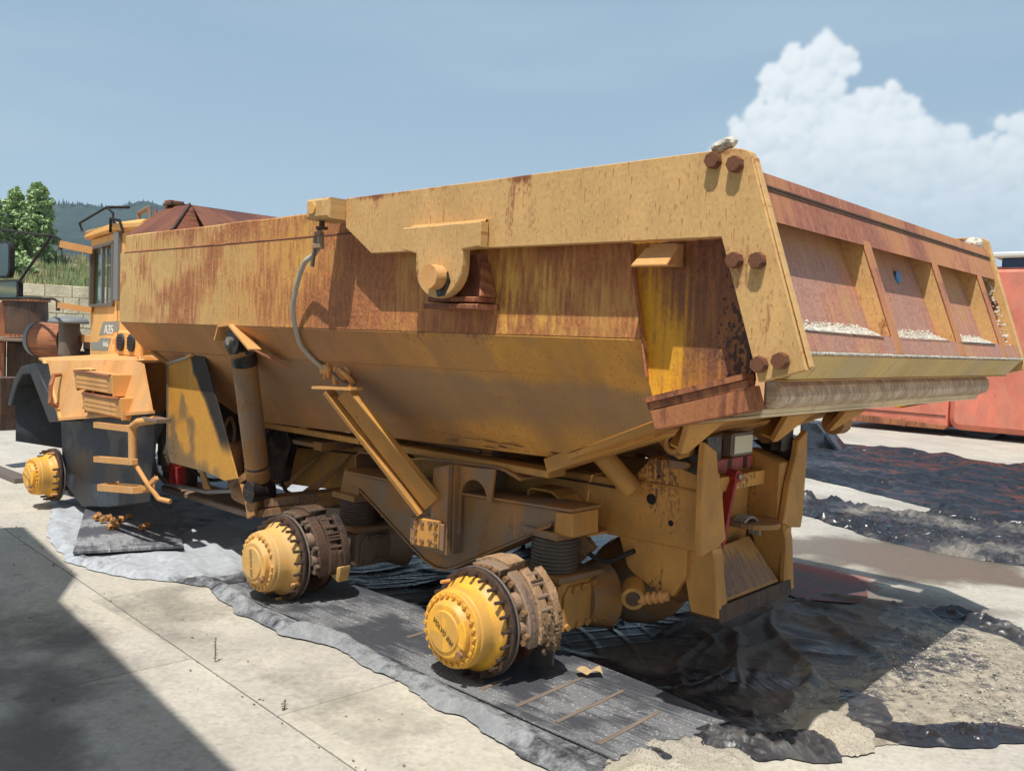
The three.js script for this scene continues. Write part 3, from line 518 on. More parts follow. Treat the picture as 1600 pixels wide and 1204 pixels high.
const guardUV = (x, y) => [(x + 4.1) / 2.8, (y - 1.58) / 0.95];
// body side: rust grows towards the rear, with bright paint left in places
const zoneSide = (u, v) => {
  const x = -7.15 + u * 5.1 + (fbm(u * 26, v * 2 + 5, 3) - 0.5) * 0.5;
  const K = [[-7.2, 0.30], [-6.9, 0.24], [-6.3, 0.46], [-5.5, 0.46], [-5.1, 0.56], [-4.6, 0.46], [-4.2, 0.74], [-3.6, 0.72], [-3.2, 0.52], [-2.85, 0.2], [-2.6, 0.44], [-2.3, 0.70], [-2.0, 0.66]];
  let a = 0.6; for (let k = 0; k + 1 < K.length; k++) if (x >= K[k][0] && x < K[k + 1][0]) a = mix(K[k][1], K[k + 1][1], (x - K[k][0]) / (K[k + 1][0] - K[k][0]));
  if (x > -3.3 && x < -2.5) a += 0.3 * sstep(0.35, 0.8, v);
  return a + 0.06 * sstep(0.8, 1, v) + 0.05;
};
const tSide = paint(2048, 384, 5.1, 0.72, { base: TAN, baseMap: (u, v, X) => { const x = -7.15 + u * 5.1 + (fbm(u * 22, v * 3 + 5, 3) - 0.5) * 0.5; return lerp3(lerp3([206, 168, 106], [212, 158, 84], sstep(-6.2, -4.4, x)), [224, 174, 78], 0.9 * Math.exp(-Math.pow((x + 2.9) / 0.26, 2)) * sstep(0.9, 0.2, v) + 0.3 * Math.exp(-Math.pow((x + 4.62) / 0.25, 2))); }, rust: [184, 116, 66], rust2: [150, 90, 56], amtMap: zoneSide, lo: 0.22, hi: 0.80, strength: 0.9, streak: 1.0, fx: 60, fy: 10, w1: 0.55, w2: 0.2, wb: 1.15, dent: 0.9, seed: 11, drips: 1400, dripOpt: { len: [3, 26], wid: [0.6, 1.8] }, dripCol: [122, 66, 44], r0: 0.6 });
const mSide = mat(tSide, { bumpScale: 0.008 });
const sideUV = (x, y) => [(x + 7.15) / 5.1, (y - 1.73) / 0.72];
// sloping lower wall: dusty, brighter yellow at the rear
const tLow = paint(1536, 320, 5.2, 0.9, { base: OCH, baseMap: (u, v) => lerp3(lerp3([184, 132, 80], [178, 126, 78], sstep(0.1, 0.5, u)), [210, 150, 70], sstep(0.5, 0.8, u + (v - 0.5) * -0.12)), rust: [132, 84, 54], rust2: [104, 68, 50], amtMap: (u, v) => 0.12 + 0.22 * sstep(0.75, 1, v) * sstep(0.25, 0.5, u), streak: 0.35, seed: 17, drips: 4200, dripOpt: { len: [2, 7], wid: [0.5, 1.3], region: (x, y) => 0.15 + 0.85 * sstep(0.2, 0.7, x) * sstep(0.95, 0.4, y) }, dripCol: [104, 72, 50], dust: 0.35, dustCol: [150, 116, 88], r0: 0.6, over: (c, u, v) => { c = lerp3(c, [146, 118, 94], 0.6 * sstep(0.70, 0.62, v + (fbm(u * 9, v * 3, 3) - 0.5) * 0.1) * sstep(0.22, 0.42, v + (fbm(u * 5 + 4, v * 2, 3) - 0.5) * 0.35) * sstep(0.2, 0.45, u)); const k = sstep(0.62, 0.7, fbm(u * 40, v * 60, 3)) * Math.exp(-Math.pow((v - 0.16) / 0.035, 2)) * sstep(0.6, 0.7, u); return lerp3(c, [92, 56, 40], k); } });
const mLow = mat(tLow, { bumpScale: 0.002 });
// rear wing: fresh yellow on one side, dark rust on the other
const tWing = paint(512, 640, 0.62, 0.85, { base: YEL, baseMap: (u, v) => lerp3([226, 162, 40], [176, 118, 54], sstep(0.35, 0.8, u)), rust: [166, 106, 72], rust2: [112, 70, 54], amtMap: (u, v) => mix(0.05, 0.62, sstep(0.1, 0.85, u + (v - 0.5) * 0.35)) + 0.45 * sstep(0.45, 0.85, v), streak: 0.8, seed: 23, drips: 260, lo: 0.2, hi: 0.92, dripOpt: { len: [3, 20], wid: [0.6, 2] }, over: (c, u, v, n) => lerp3(c, [58, 42, 40], sstep(0.80, 0.93, u + (n.gr - 0.5) * 0.5) * 0.85) });
const mWing = mat(tWing, { bumpScale: 0.003 });
// generic metals, tiled
const M2 = (o, size = [2, 2], px = 1024) => paint(px, px, size[0], size[1], o);
const tYel = M2({ vary: 0.4, base: [194, 140, 70], rust: [128, 86, 60], rust2: [92, 60, 44], amt: 0.2, streak: 0.4, seed: 31, dust: 0.28, dustCol: [140, 106, 74], drips: 500, dripOpt: { len: [2, 16], wid: [0.6, 2] }, dripCol: [104, 66, 36] });
const mYel = mat(tYel, { size: [2, 2], bumpScale: 0.002 });
const tDusty = M2({ vary: 0.4, base: [158, 112, 64], rust: [110, 84, 68], rust2: [98, 76, 64], amt: 0.24, streak: 0.3, seed: 37, dust: 0.85, dustCol: [136, 114, 96], drips: 300, dripOpt: { len: [2, 14], wid: [0.6, 2.4] }, dripCol: [92, 60, 44] });
const mDusty = mat(tDusty, { size: [2, 2], bumpScale: 0.003 });
const tMud = M2({ base: [132, 108, 88], rust: [104, 84, 72], rust2: [86, 70, 64], amt: 0.4, streak: 0.2, seed: 41, dust: 0.5, dustCol: [146, 126, 108] }, [1, 1], 512);
const mMud = mat(tMud, { size: [1, 1], bumpScale: 0.006 });
const tRust = M2({ base: [172, 110, 70], rust: [146, 86, 56], rust2: [110, 66, 48], amt: 0.55, streak: 0.9, seed: 43, drips: 300, dripOpt: { len: [4, 30], wid: [0.6, 2] } }, [2, 2], 768);
const mRust = mat(tRust, { size: [2, 2], bumpScale: 0.003 });
const tDark = M2({ base: [92, 66, 48], rust: [62, 46, 40], rust2: [44, 36, 34], amt: 0.5, streak: 0.4, seed: 47, dust: 0.3, dustCol: [110, 88, 70] }, [1, 1], 512);
const mDark = mat(tDark, { size: [1, 1], bumpScale: 0.004 });
const tHub = M2({ base: [238, 176, 58], rust: [166, 116, 60], rust2: [110, 76, 50], amt: 0.1, streak: 0.2, seed: 53, dust: 0.7, dustCol: [198, 150, 84], drips: 70, dripOpt: { len: [2, 8], wid: [0.6, 2] } }, [0.8, 0.8], 512);
const mHub = mat(tHub, { size: [0.8, 0.8], roughness: 0.5, bumpScale: 0.001 });
const tHubOld = M2({ base: [220, 168, 92], rust: [158, 116, 76], rust2: [112, 88, 66], amt: 0.14, streak: 0.2, seed: 59, dust: 0.55, dustCol: [192, 162, 112] }, [0.8, 0.8], 512);
const mHubOld = mat(tHubOld, { size: [0.8, 0.8], bumpScale: 0.001 });
const tOrange = M2({ base: [214, 156, 92], rust: [184, 124, 84], rust2: [160, 100, 70], amt: 0.22, streak: 0.3, seed: 61, dust: 0.35, dustCol: [208, 166, 120], drips: 120, dripOpt: { len: [3, 18], wid: [0.6, 2] } }, [2, 2], 768);
const mOrange = mat(tOrange, { size: [2, 2], bumpScale: 0.0015 });
const tCab = M2({ base: [228, 170, 98], rust: [176, 122, 80], rust2: [140, 96, 64], amt: 0.06, streak: 0.2, seed: 67, dust: 0.25, dustCol: [204, 166, 108], drips: 80, dripOpt: { len: [3, 18], wid: [0.6, 2] } }, [2, 2], 512);
const mCab = mat(tCab, { size: [2, 2], bumpScale: 0.001 });
const tTail = paint(1024, 512, 3, 0.8, { base: [186, 142, 92], rust: [184, 124, 104], rust2: [160, 102, 88], amtMap: (u, v) => 0.66 - 0.42 * sstep(0.55, 0.85, v + (fbm(u * 14, 3, 3) - 0.5) * 0.2), lo: 0.25, hi: 0.8, streak: 0.7, seed: 71, drips: 300, dripOpt: { len: [3, 22], wid: [0.5, 1.6] }, over: (c, u, v, n) => lerp3(c, [170, 146, 128], 0.35 * sstep(0.45, 0.65, n.blot)) });
const mTail = mat(tTail, { bumpScale: 0.002 });
const tTailBeam = paint(1024, 256, 3, 0.4, { base: [186, 126, 82], rust: [164, 104, 80], rust2: [142, 86, 66], amtMap: (u, v) => 0.42 + 0.25 * sstep(0.35, 0.6, u), streak: 0.6, seed: 73, drips: 200, dripOpt: { len: [3, 20], wid: [0.6, 2] } });
const mTailBeam = mat(tTailBeam, { size: [3, 0.4], bumpScale: 0.002 });
const tLip = tex(1536, 128, (u, v) => { const a = fbm(u * 260 + fbm(u * 30, v * 2, 3) * 6, v * 2.5, 3), b = fbm(u * 60, v * 3 + 9, 3), c = fbm(u * 500, v * 60, 2), w = sstep(0.40, 0.75, a * 0.6 + b * 0.5 - v * 0.06), k = 1 + (c - 0.5) * 0.3; return [mix(164, 200, w) * k, mix(138, 178, w) * k, mix(114, 148, w) * k, a, 0.8]; }, { bump: true });
const mLip = mat(tLip, { roughness: 0.7, bumpScale: 0.0005 });
const mBlack = mat(tex(256, 256, (u, v) => { const a = fbm(u * 5, v * 5, 4, 5, 5), b = fbm(u * 90, v * 90, 2, 90, 90), d = sstep(0.4, 0.75, a), k = 1 + (b - 0.5) * 0.3; return [mix(34, 66, d) * k, mix(37, 72, d) * k, mix(42, 82, d) * k, b, mix(0.45, 0.75, d)]; }, { bump: true, rough: true }), { size: [1.2, 1.2], bumpScale: 0.001 });
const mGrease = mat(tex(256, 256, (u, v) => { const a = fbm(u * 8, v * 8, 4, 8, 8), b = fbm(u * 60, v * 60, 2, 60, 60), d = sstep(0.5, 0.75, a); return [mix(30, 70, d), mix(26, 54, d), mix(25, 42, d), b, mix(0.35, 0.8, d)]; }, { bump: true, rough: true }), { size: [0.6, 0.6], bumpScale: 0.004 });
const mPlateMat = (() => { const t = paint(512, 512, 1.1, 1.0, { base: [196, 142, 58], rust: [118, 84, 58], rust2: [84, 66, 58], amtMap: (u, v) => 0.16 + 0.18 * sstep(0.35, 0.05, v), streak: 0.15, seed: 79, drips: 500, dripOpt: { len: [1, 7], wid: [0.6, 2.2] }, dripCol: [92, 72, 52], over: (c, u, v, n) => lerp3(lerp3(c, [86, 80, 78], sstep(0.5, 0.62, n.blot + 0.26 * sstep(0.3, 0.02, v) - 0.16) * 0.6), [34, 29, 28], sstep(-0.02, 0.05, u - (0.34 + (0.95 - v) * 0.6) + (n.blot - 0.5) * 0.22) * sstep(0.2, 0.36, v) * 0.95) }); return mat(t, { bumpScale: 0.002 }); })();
const mBoltRust = mat(tRust, { size: [0.3, 0.3], bumpScale: 0.004 });
const mSteel = flat([150, 146, 138], 0.45, 0.6), mGreySteel = flat([116, 106, 98], 0.6, 0.3), mRed = mat(M2({ base: [150, 40, 36], rust: [110, 60, 52], rust2: [90, 56, 50], amt: 0.12, streak: 0.3, seed: 83 }, [1, 1], 256), { size: [1, 1] });
const mGlass = new THREE.MeshPhysicalMaterial({ color: new THREE.Color(0.6, 0.8, 0.84), roughness: 0.04, transmission: 1, thickness: 0, ior: 2.0, metalness: 0 });
const mGrey = flat([120, 122, 122], 0.6), mDarkIn = flat([32, 28, 26], 0.8), mWhite = flat([210, 206, 196], 0.7);
const tGravel = tex(256, 256, (u, v) => { const a = vn(u * 40, v * 40, 40, 40), b = vn(u * 90, v * 90, 90, 90), k = 0.65 + a * 0.4 + b * 0.2; return [198 * k, 190 * k, 174 * k, a, 0.95]; }, { bump: true });
const mGravel = mat(tGravel, { size: [0.6, 0.6], bumpScale: 0.01 });

// ------------------------------------------------------------ the dump truck: +x to its rear, +z its near side, centre line at z = -4.55
const mBeige = mat(paint(512, 256, 2, 1, { base: [222, 200, 160], rust: [190, 156, 116], rust2: [120, 90, 70], amt: 0.16, streak: 0.3, seed: 91, dust: 0.4, dustCol: [176, 160, 136] }), { size: [2, 1] });
const mRustShaded = mat(tRust, { size: [2, 2], bumpScale: 0.003 }); mRustShaded.color.setRGB(0.5, 0.42, 0.42);  // rust tinted darker, shade on the headboard painted into its colour
const ZC = -4.55, MZ = (z) => 2 * ZC - z;
const truck = thing('dump_truck', [-5.2, 0, ZC], 'dismantled yellow articulated dump truck standing on bare wheel hubs, body rusty', 'dump truck');
const mirror = (g) => { const h = (Array.isArray(g) ? mergeGeometries(g.map((q) => plain(q.clone()))) : plain(g.clone())); h.scale(1, 1, -1); h.translate(0, 0, 2 * ZC); const p = h.attributes.position, n = h.attributes.normal, u = h.attributes.uv; for (const A of [p, n, u]) { const s = A.itemSize, a = A.array; for (let i = 0; i < A.count; i += 3) for (let k = 0; k < s; k++) { const t = a[(i + 1) * s + k]; a[(i + 1) * s + k] = a[(i + 2) * s + k]; a[(i + 2) * s + k] = t; } } return h; };
function both(name, g, m, parent = truck) { const f = mirror(g); const a = part(name, g, m, parent); part(name, f, m, parent); return a; }
const hexBolt = (r, L) => { const g = new THREE.CylinderGeometry(r, r, L, 6); g.rotateX(Math.PI / 2); return plain(g); };
const lumpyBolt = (() => { const g = new THREE.CylinderGeometry(0.029, 0.032, 0.036, 7, 2); g.rotateX(Math.PI / 2); const h = plain(g); return h; })();

// --- body
{
  const sideOut = [[-7.115, 1.742], [-2.135, 1.762], [-2.225, 2.19], [-2.26, 2.30], [-7.12, 2.285]];
  const side = part('body_side', mapUV(prism('z', sideOut, -3.15, -3.12, 0.001), sideUV), mSide, truck);
  part('body_side', mirror(mapUV(prism('z', sideOut, -3.15, -3.12, 0.004), sideUV)), mSide, truck);
  // rim rail above the weld
  const rim = (() => { const r = rng(8), top = [], n = 24; for (let i = 0; i <= n; i++) top.push([mix(-2.28, -7.06, i / n), mix(2.452, 2.425, i / n) + (r() - 0.5) * 0.006]); return prism('z', [[-7.05, 2.288], [-2.26, 2.303], ...top], -3.175, -3.130, 0.008); })();
  both('rim_rail', mapUV(rim, (x, y) => [(x + 7.15) / 5.1, (y - 1.73) / 0.72 + 0.02]), mSide);
  both('weld_bead', tube([[-7.05, 2.288, -3.124], [-5.6, 2.292, -3.123], [-4.1, 2.297, -3.124], [-2.3, 2.302, -3.124]], 0.007, 90, 5), mRust);
  // sloping lower walls
  const lowUV = (x, y, z) => [(x + 7.2) / 5.2, (y - 1.0) / 0.8];
  const low1 = () => mapUV(plate3([[-7.10, 1.738, -3.122], [-7.065, 1.52, -3.305], [-2.105, 1.585, -3.275], [-2.132, 1.758, -3.122]], 0.025), lowUV);
  const low2 = () => mapUV(plate3([[-6.87, 1.525, -3.304], [-6.2, 1.02, -3.70], [-3.05, 1.105, -3.70], [-2.19, 1.415, -3.40], [-2.105, 1.583, -3.278]], 0.025), lowUV);
  both('lower_wall', low1(), mLow); both('lower_wall', low2(), mLow);
  both('lower_weld', tube([[-6.87, 1.524, -3.301], [-4.5, 1.553, -3.288], [-2.11, 1.585, -3.273]], 0.004, 60, 5), mDusty);
  // front wall, floor and rising tail
  part('front_wall', prism('x', [[-3.15, 1.735], [-3.34, 1.525], [-5.76, 1.525], [-5.95, 1.735], [-5.95, 2.42], [-3.15, 2.42]], -7.10, -7.06, 0.004), mSide, truck);
  part('floor', [plate3([[-7.06, 1.50, -3.34], [-7.06, 1.50, -5.76], [-6.2, 1.02, -5.40], [-6.2, 1.02, -3.70]], 0.03), plate3([[-6.2, 1.02, -3.70], [-6.2, 1.02, -5.40], [-3.05, 1.105, -5.40], [-3.05, 1.105, -3.70]], 0.03)], mYel, truck);
  part('tail_floor', plate3([[-3.05, 1.10, -3.70], [-3.05, 1.10, -5.40], [-2.19, 1.41, -5.70], [-2.19, 1.41, -3.40]].reverse(), 0.03), mYel, truck);
  part('tail_floor', plate3([[-2.19, 1.41, -3.40], [-2.19, 1.41, -5.70], [-1.58, 1.51, -5.96], [-1.58, 1.51, -3.14]].reverse(), 0.018), mBeige, truck);
  // headboard that stands up at the front of the body
  part('headboard', prism('x', [[-3.14, 2.42], [-3.5, 2.705], [-5.6, 2.705], [-5.96, 2.42]], -7.12, -7.085, 0.004), mRustShaded, truck);
  part('headboard_flange', bar([-7.05, 2.715, -3.46], [-7.05, 2.715, -5.64], 0.14, 0.02), mDark, truck);
  both('headboard_gusset', [plate3([[-7.08, 2.43, -3.15], [-6.45, 2.43, -3.20], [-6.75, 2.69, -3.50], [-7.08, 2.70, -3.50]], 0.012), plate3([[-6.45, 2.43, -3.21], [-6.2, 2.42, -4.0], [-6.74, 2.69, -4.0], [-6.75, 2.69, -3.505]], 0.012)], mRustShaded);
  part('headboard_slope', plate3([[-5.95, 2.42, -3.22], [-5.95, 2.42, -5.9], [-6.74, 2.69, -5.6], [-6.74, 2.69, -3.52]], 0.012), mRustShaded, truck);
  both('headboard_rib', tube([[-6.44, 2.442, -3.2], [-6.6, 2.57, -3.355], [-6.755, 2.70, -3.505]], 0.012, 12, 5), mDark);
  // longitudinal beams beneath the floor
  both('floor_beam', box(-6.3, -3.10, 0.985, 1.025, -3.86, -3.705), mYel);
  // near brace and hoist bracket
  both('body_brace', bar([-6.15, 1.42, -3.60], [-5.40, 1.04, -3.76], 0.06, 0.09), mYel);
  both('hoist_bracket', plate3([[-5.55, 1.732, -3.165], [-5.57, 1.66, -3.165], [-5.52, 1.55, -3.165], [-5.28, 1.56, -3.165], [-5.14, 1.60, -3.165], [-5.39, 1.748, -3.165]], 0.02), mGrease);
  both('bracket_flange', [bar([-5.575, 1.645, -3.13], [-5.53, 1.742, -3.13], 0.012, 0.09, [0, 0, 1]), bar([-5.53, 1.742, -3.13], [-5.39, 1.752, -3.13], 0.012, 0.09, [0, 0, 1]), bar([-5.395, 1.752, -3.13], [-5.135, 1.597, -3.13], 0.014, 0.09, [0, 0, 1])], mOrange);
  both('bracket_gusset', plate3([[-5.15, 1.60, -3.11], [-5.17, 1.545, -3.25], [-4.97, 1.48, -3.29]], 0.014), mRust);
  // small ears under the front of the body
  both('body_ear', plate3([[-6.42, 1.52, -3.46], [-6.31, 1.36, -3.46], [-6.17, 1.52, -3.46]], 0.03), mYel);
}
// --- tail: wings, lip and hinges
{
  const wingPts = [[-2.24, 2.18], [-2.125, 1.60], [-2.045, 1.385], [-1.66, 1.50], [-1.64, 1.62], [-1.72, 2.18]];
  const uvw = (x, y) => [(x + 2.25) / 0.62, (y - 1.38) / 0.85];
  both('rear_wing', mapUV(prism('z', wingPts, -3.20, -3.165, 0.003), uvw), mWing);
  both('wing_flange', bar([-2.085, 1.505, -3.125], [-1.635, 1.632, -3.125], 0.085, 0.022), mRust);
  both('lip_cap', [prism('z', [[-2.06, 1.465], [-2.03, 1.385], [-1.575, 1.508], [-1.605, 1.598]], -3.165, -3.095, 0.006), bar([-2.07, 1.482, -3.12], [-1.62, 1.606, -3.12], 0.05, 0.03)], mRust);
  both('wing_edge', plate3([[-2.235, 2.17, -3.162], [-2.12, 1.6, -3.162], [-2.105, 1.6, -3.122], [-2.22, 2.17, -3.122]], 0.008), mTailBeam);
  // rounded lip across the rear
  const prof = [[-1.60, 1.505], [-1.555, 1.512], [-1.525, 1.53], [-1.515, 1.56], [-1.525, 1.60], [-1.55, 1.625], [-1.60, 1.63]];
  const g = prism('z', prof, -5.97, -3.17, 0.02); mapUV(g, (x, y, z) => [(z + 6) / 2.9, (y - 1.5) / 0.14]);
  part('rear_lip', g, mLip, truck);
  part('lip_underside', plate3([[-2.185, 1.385, -3.42], [-2.185, 1.385, -5.68], [-1.585, 1.490, -5.96], [-1.585, 1.490, -3.14]].reverse(), 0.012), mBeige, truck);
  both('tail_beam', [plate3([[-3.10, 1.095, -3.66], [-3.07, 1.02, -3.66], [-2.40, 1.29, -3.66], [-2.40, 1.375, -3.66]], 0.02), bar([-3.09, 1.06, -3.76], [-2.38, 1.33, -3.76], 0.18, 0.075)], mYel);
  both('tail_strut', cyl([-2.95, 1.19, -3.88], [-2.74, 0.94, -4.0], 0.058, 0.058, 20), mYel);
  both('strut_saddle', box(-3.03, -2.84, 1.135, 1.165, -3.95, -3.80), mYel);
  // hinge arms sweeping down to the pivots
  both('hinge_arm', prism('z', [[-2.96, 1.20], [-2.80, 1.285], [-2.66, 1.275], [-2.56, 1.20], [-2.46, 1.145], [-2.40, 1.17], [-2.38, 1.30], [-2.10, 1.42], [-2.5, 1.40]], -4.04, -3.99, 0.004), mYel);
  const pv = both('pivot_boss', [cyl([-2.47, 1.235, -4.13], [-2.47, 1.235, -3.95], 0.068, 0.068, 24)], mDusty);
  both('pivot_ring', [(() => { const t = new THREE.TorusGeometry(0.042, 0.014, 8, 24); t.translate(-2.47, 1.235, -3.948); return plain(t); })()], mYel);
  both('pivot_bore', cyl([-2.47, 1.235, -3.97], [-2.47, 1.235, -3.945], 0.03, 0.03, 18), mDarkIn);
  both('hinge_grease', [plate3([[-2.60, 1.17, -4.035], [-2.47, 1.09, -4.035], [-2.33, 1.06, -4.035], [-2.33, 1.21, -4.035], [-2.40, 1.20, -4.035]], 0.01), box(-2.40, -2.33, 1.14, 1.27, -4.2, -4.05)], mGrease);
  both('pin_lock', [box(-2.53, -2.42, 1.095, 1.135, -4.03, -4.01), cyl([-2.54, 1.11, -4.02], [-2.54, 1.11, -4.0], 0.014, 0.014, 6), cyl([-2.41, 1.12, -4.02], [-2.41, 1.12, -4.0], 0.014, 0.014, 6)], mDusty);
  // ears that hang from the tail
  for (const [za, zb, zc] of [[-3.44, -3.76, -3.62], [-4.42, -4.72, -4.55]]) { part('tail_ear', plate3([[-2.10, 1.405, za], [-2.22, 1.25, zc + 0.04], [-2.22, 1.25, zc - 0.02], [-2.10, 1.405, zb]].reverse(), 0.03), mYel, truck); part('ear_web', plate3([[-2.10, 1.405, zb], [-2.22, 1.25, zc - 0.02], [-2.3, 1.27, zc - 0.02], [-2.3, 1.36, zb]].reverse(), 0.02), mYel, truck); }
  part('tail_ear', plate3([[-2.05, 1.41, -5.06], [-2.2, 1.28, -5.2], [-2.2, 1.28, -5.26], [-2.05, 1.41, -5.36]].reverse(), 0.03), mYel, truck);
  part('hinge_pin', cyl([-2.2, 1.30, -5.42], [-2.2, 1.30, -5.30], 0.07, 0.07, 18), mDusty, truck);
}
// --- tailgate
const PX = (y) => -1.35 - 0.36 * (y - 1.668);                        // the plane of its outer face
{
  const guardPts = [[-4.035, 2.468], [-1.675, 2.478], [-1.625, 2.465], [-1.61, 2.455], [-1.35, 1.672], [-1.53, 1.618], [-1.713, 2.152], [-3.80, 2.162], [-4.03, 2.31]];
  const gg = () => mapUV(prism('z', guardPts, -3.045, -3.0, 0.003), guardUV);
  const near = part('tailgate_arm', gg(), mGuard, truck), farG = part('tailgate_arm', mirror(gg()), mGuard, truck);
  // welded edge along the rear of the plate
  part('edge_bar', mapUV(plate3([[-1.607, 2.44, -3.01], [-1.348, 1.68, -3.01], [-1.348, 1.68, -3.048], [-1.607, 2.44, -3.048]].reverse(), 0.008), guardUV), mGuard, near);
  for (const [x, y] of [[-1.755, 2.437], [-1.663, 2.414], [-1.645, 2.062], [-1.553, 2.058], [-1.524, 1.683], [-1.443, 1.70]]) { piece('bolt', lumpyBolt, mBoltRust, near, [x, y, -2.984], [0, 0, x * 9]); piece('bolt', lumpyBolt, mBoltRust, farG, [x, y, MZ(-3.066)], [0, 0, x * 7]); }
  // pivot lug and its pin
  const arc = []; for (let i = 0; i <= 12; i++) { const a = Math.PI * (i / 12); arc.push([-3.205 + 0.165 * Math.cos(a), 2.075 - 0.155 * Math.sin(a)]); }
  const lug = [[-3.475, 2.272], [-3.475, 2.162], [-3.37, 2.14], ...arc.slice().reverse(), [-3.04, 2.148], [-2.925, 2.158], [-2.925, 2.275]];
  const lg = both('pivot_lug', mapUV(prism('z', lug, -2.995, -2.938, 0.006), guardUV), mGuard);
  part('lug_weld', tube([[-3.46, 2.277, -2.99], [-3.2, 2.276, -2.985], [-2.93, 2.278, -2.985]], 0.012, 40, 6), mOrange, lg);
  part('pivot_pin', cyl([-3.195, 2.02, -3.15], [-3.195, 2.02, -2.87], 0.062, 0.058, 22), mOrange, lg);
  part('pin_grease', plate3([[-3.21, 1.955, -2.934], [-3.20, 1.925, -2.934], [-3.15, 1.93, -2.934], [-3.11, 2.0, -2.934], [-3.13, 2.05, -2.934]], 0.003), mGrease, lg);
  both('lug_bracket', [box(-3.33, -2.98, 1.905, 1.93, -3.118, -2.99), box(-3.35, -2.96, 1.872, 1.896, -3.118, -2.975), prism('z', [[-3.33, 1.93], [-3.0, 1.93], [-3.05, 2.14], [-3.28, 2.14]], -3.118, -3.05, 0.004), plate3([[-3.03, 2.10, -3.06], [-2.97, 1.935, -3.0], [-2.97, 1.935, -3.115], [-3.03, 2.1, -3.115]], 0.012)], mRust);
  // counterweight box at the front end of the arm
  const cw = both('arm_box', mapUV(box(-4.245, -4.035, 2.352, 2.462, -3.10, -2.885, 0.014), guardUV), mGuard);
  part('box_plug', cyl([-4.18, 2.41, -2.89], [-4.18, 2.41, -2.876], 0.034, 0.032, 20), mHubOld, cw);
  both('arm_filler', prism('z', [[-4.035, 2.36], [-4.0, 2.36], [-3.86, 2.2], [-3.86, 2.40], [-4.035, 2.40]], -3.09, -3.05, 0.003), mDark);
  // stop block under the arm
  const sb = () => plate3([[-2.10, 2.135, -3.075], [-2.12, 2.056, -3.0], [-1.95, 2.056, -3.0], [-1.945, 2.135, -3.075]], 0.012);
  both('stop_block', [box(-2.10, -1.97, 2.06, 2.15, -3.16, -3.10, 0.004), sb()], mOrange);
  // cross wall of the gate: top beam, panels, ribs, shelf, channel
  const zA = -3.05, zB = MZ(-3.05), zl = (z) => (z - zB) / (zA - zB);
  const beam = prism('z', [[PX(2.40), 2.40], [PX(2.21), 2.21], [PX(2.21) - 0.13, 2.245], [PX(2.40) - 0.10, 2.405]], zB, zA, 0.006);
  const bm = part('top_beam', mapUV(beam, (x, y, z) => [z, (y - 2.2) * 1.0 + (x + 1.6) * 0.5]), mTailBeam, truck);
  part('top_weld', [cyl([PX(2.345) + 0.003, 2.345, zB], [PX(2.345) + 0.003, 2.345, zA], 0.006, 0.006, 6), cyl([PX(2.335) + 0.003, 2.332, zB], [PX(2.335) + 0.003, 2.332, zA], 0.003, 0.003, 5)], mDark, bm);
  const ribs = [-3.95, -4.86, -5.66, zB + 0.02], pz = [zA, ...ribs];
  for (let i = 0; i + 1 < pz.length; i++) { const a = pz[i], b = pz[i + 1]; if (a - b < 0.3 && i > 2) continue; part('gate_panel', mapUV(plate3([[PX(2.25) - 0.105, 2.25, a], [PX(1.78) - 0.085, 1.78, a], [PX(1.78) - 0.085, 1.78, b], [PX(2.25) - 0.105, 2.25, b]], 0.012, 0), (x, y, z) => [(z + 6.1) / 3, (y - 1.75) / 0.55]), mTail, truck); }
  for (const z of ribs.slice(0, 3)) { const rb = part('gate_rib', mapUV(prism('z', [[PX(2.235) - 0.010, 2.235], [PX(1.74) - 0.006, 1.74], [PX(1.78) - 0.09, 1.78], [PX(2.24) - 0.11, 2.24]], z - 0.08, z - 0.004, 0.003), (x, y, zz) => [(x + 4.1 - zz * 0.6) / 2.8, (y - 1.58) / 0.95]), mGuard, truck); part('rib_face', plate3([[PX(2.235), 2.235, z], [PX(2.235), 2.235, z - 0.085], [PX(1.738) + 0.003, 1.738, z - 0.085], [PX(1.738) + 0.003, 1.738, z]].reverse(), 0.009), mTailBeam, rb); }
  const sh = prism('z', [[PX(1.815), 1.812], [PX(1.738), 1.738], [PX(1.73) - 0.12, 1.73], [PX(1.8) - 0.10, 1.80]], zB, zA, 0.004);
  part('gate_shelf', mapUV(sh, (x, y, z) => [(z + 6.1) / 3, (y - 1.72) / 0.5]), mTail, truck);
  part('shelf_lip', cyl([PX(1.732) + 0.004, 1.731, zB], [PX(1.732) + 0.004, 1.731, zA], 0.006, 0.006, 8), mGravel, truck);
  part('bottom_channel', prism('z', [[PX(1.722) + 0.002, 1.722], [-1.445, 1.632], [-1.52, 1.632], [PX(1.722) - 0.13, 1.722]], zB + 0.03, zA - 0.005, 0.004), mat(paint(1024, 128, 3, 0.3, { base: [198, 168, 108], rust: [160, 120, 80], rust2: [130, 96, 70], amt: 0.14, streak: 0.5, seed: 97, dust: 0.4, dustCol: [190, 172, 146], drips: 160, dripOpt: { len: [3, 20], wid: [0.5, 1.6] } }), { size: [3, 0.3] }), truck);
  part('channel_strip', box(-1.535, -1.442, 1.625, 1.6305, zB + 0.03, zA - 0.005, 0.002), mYel, truck);
  const dot = cyl([PX(2.115) - 0.098, 2.115, -4.55], [PX(2.115) - 0.089, 2.117, -4.55], 0.033, 0.033, 20);
  part('round_sticker', dot, flat([64, 120, 160], 0.5), truck);
}
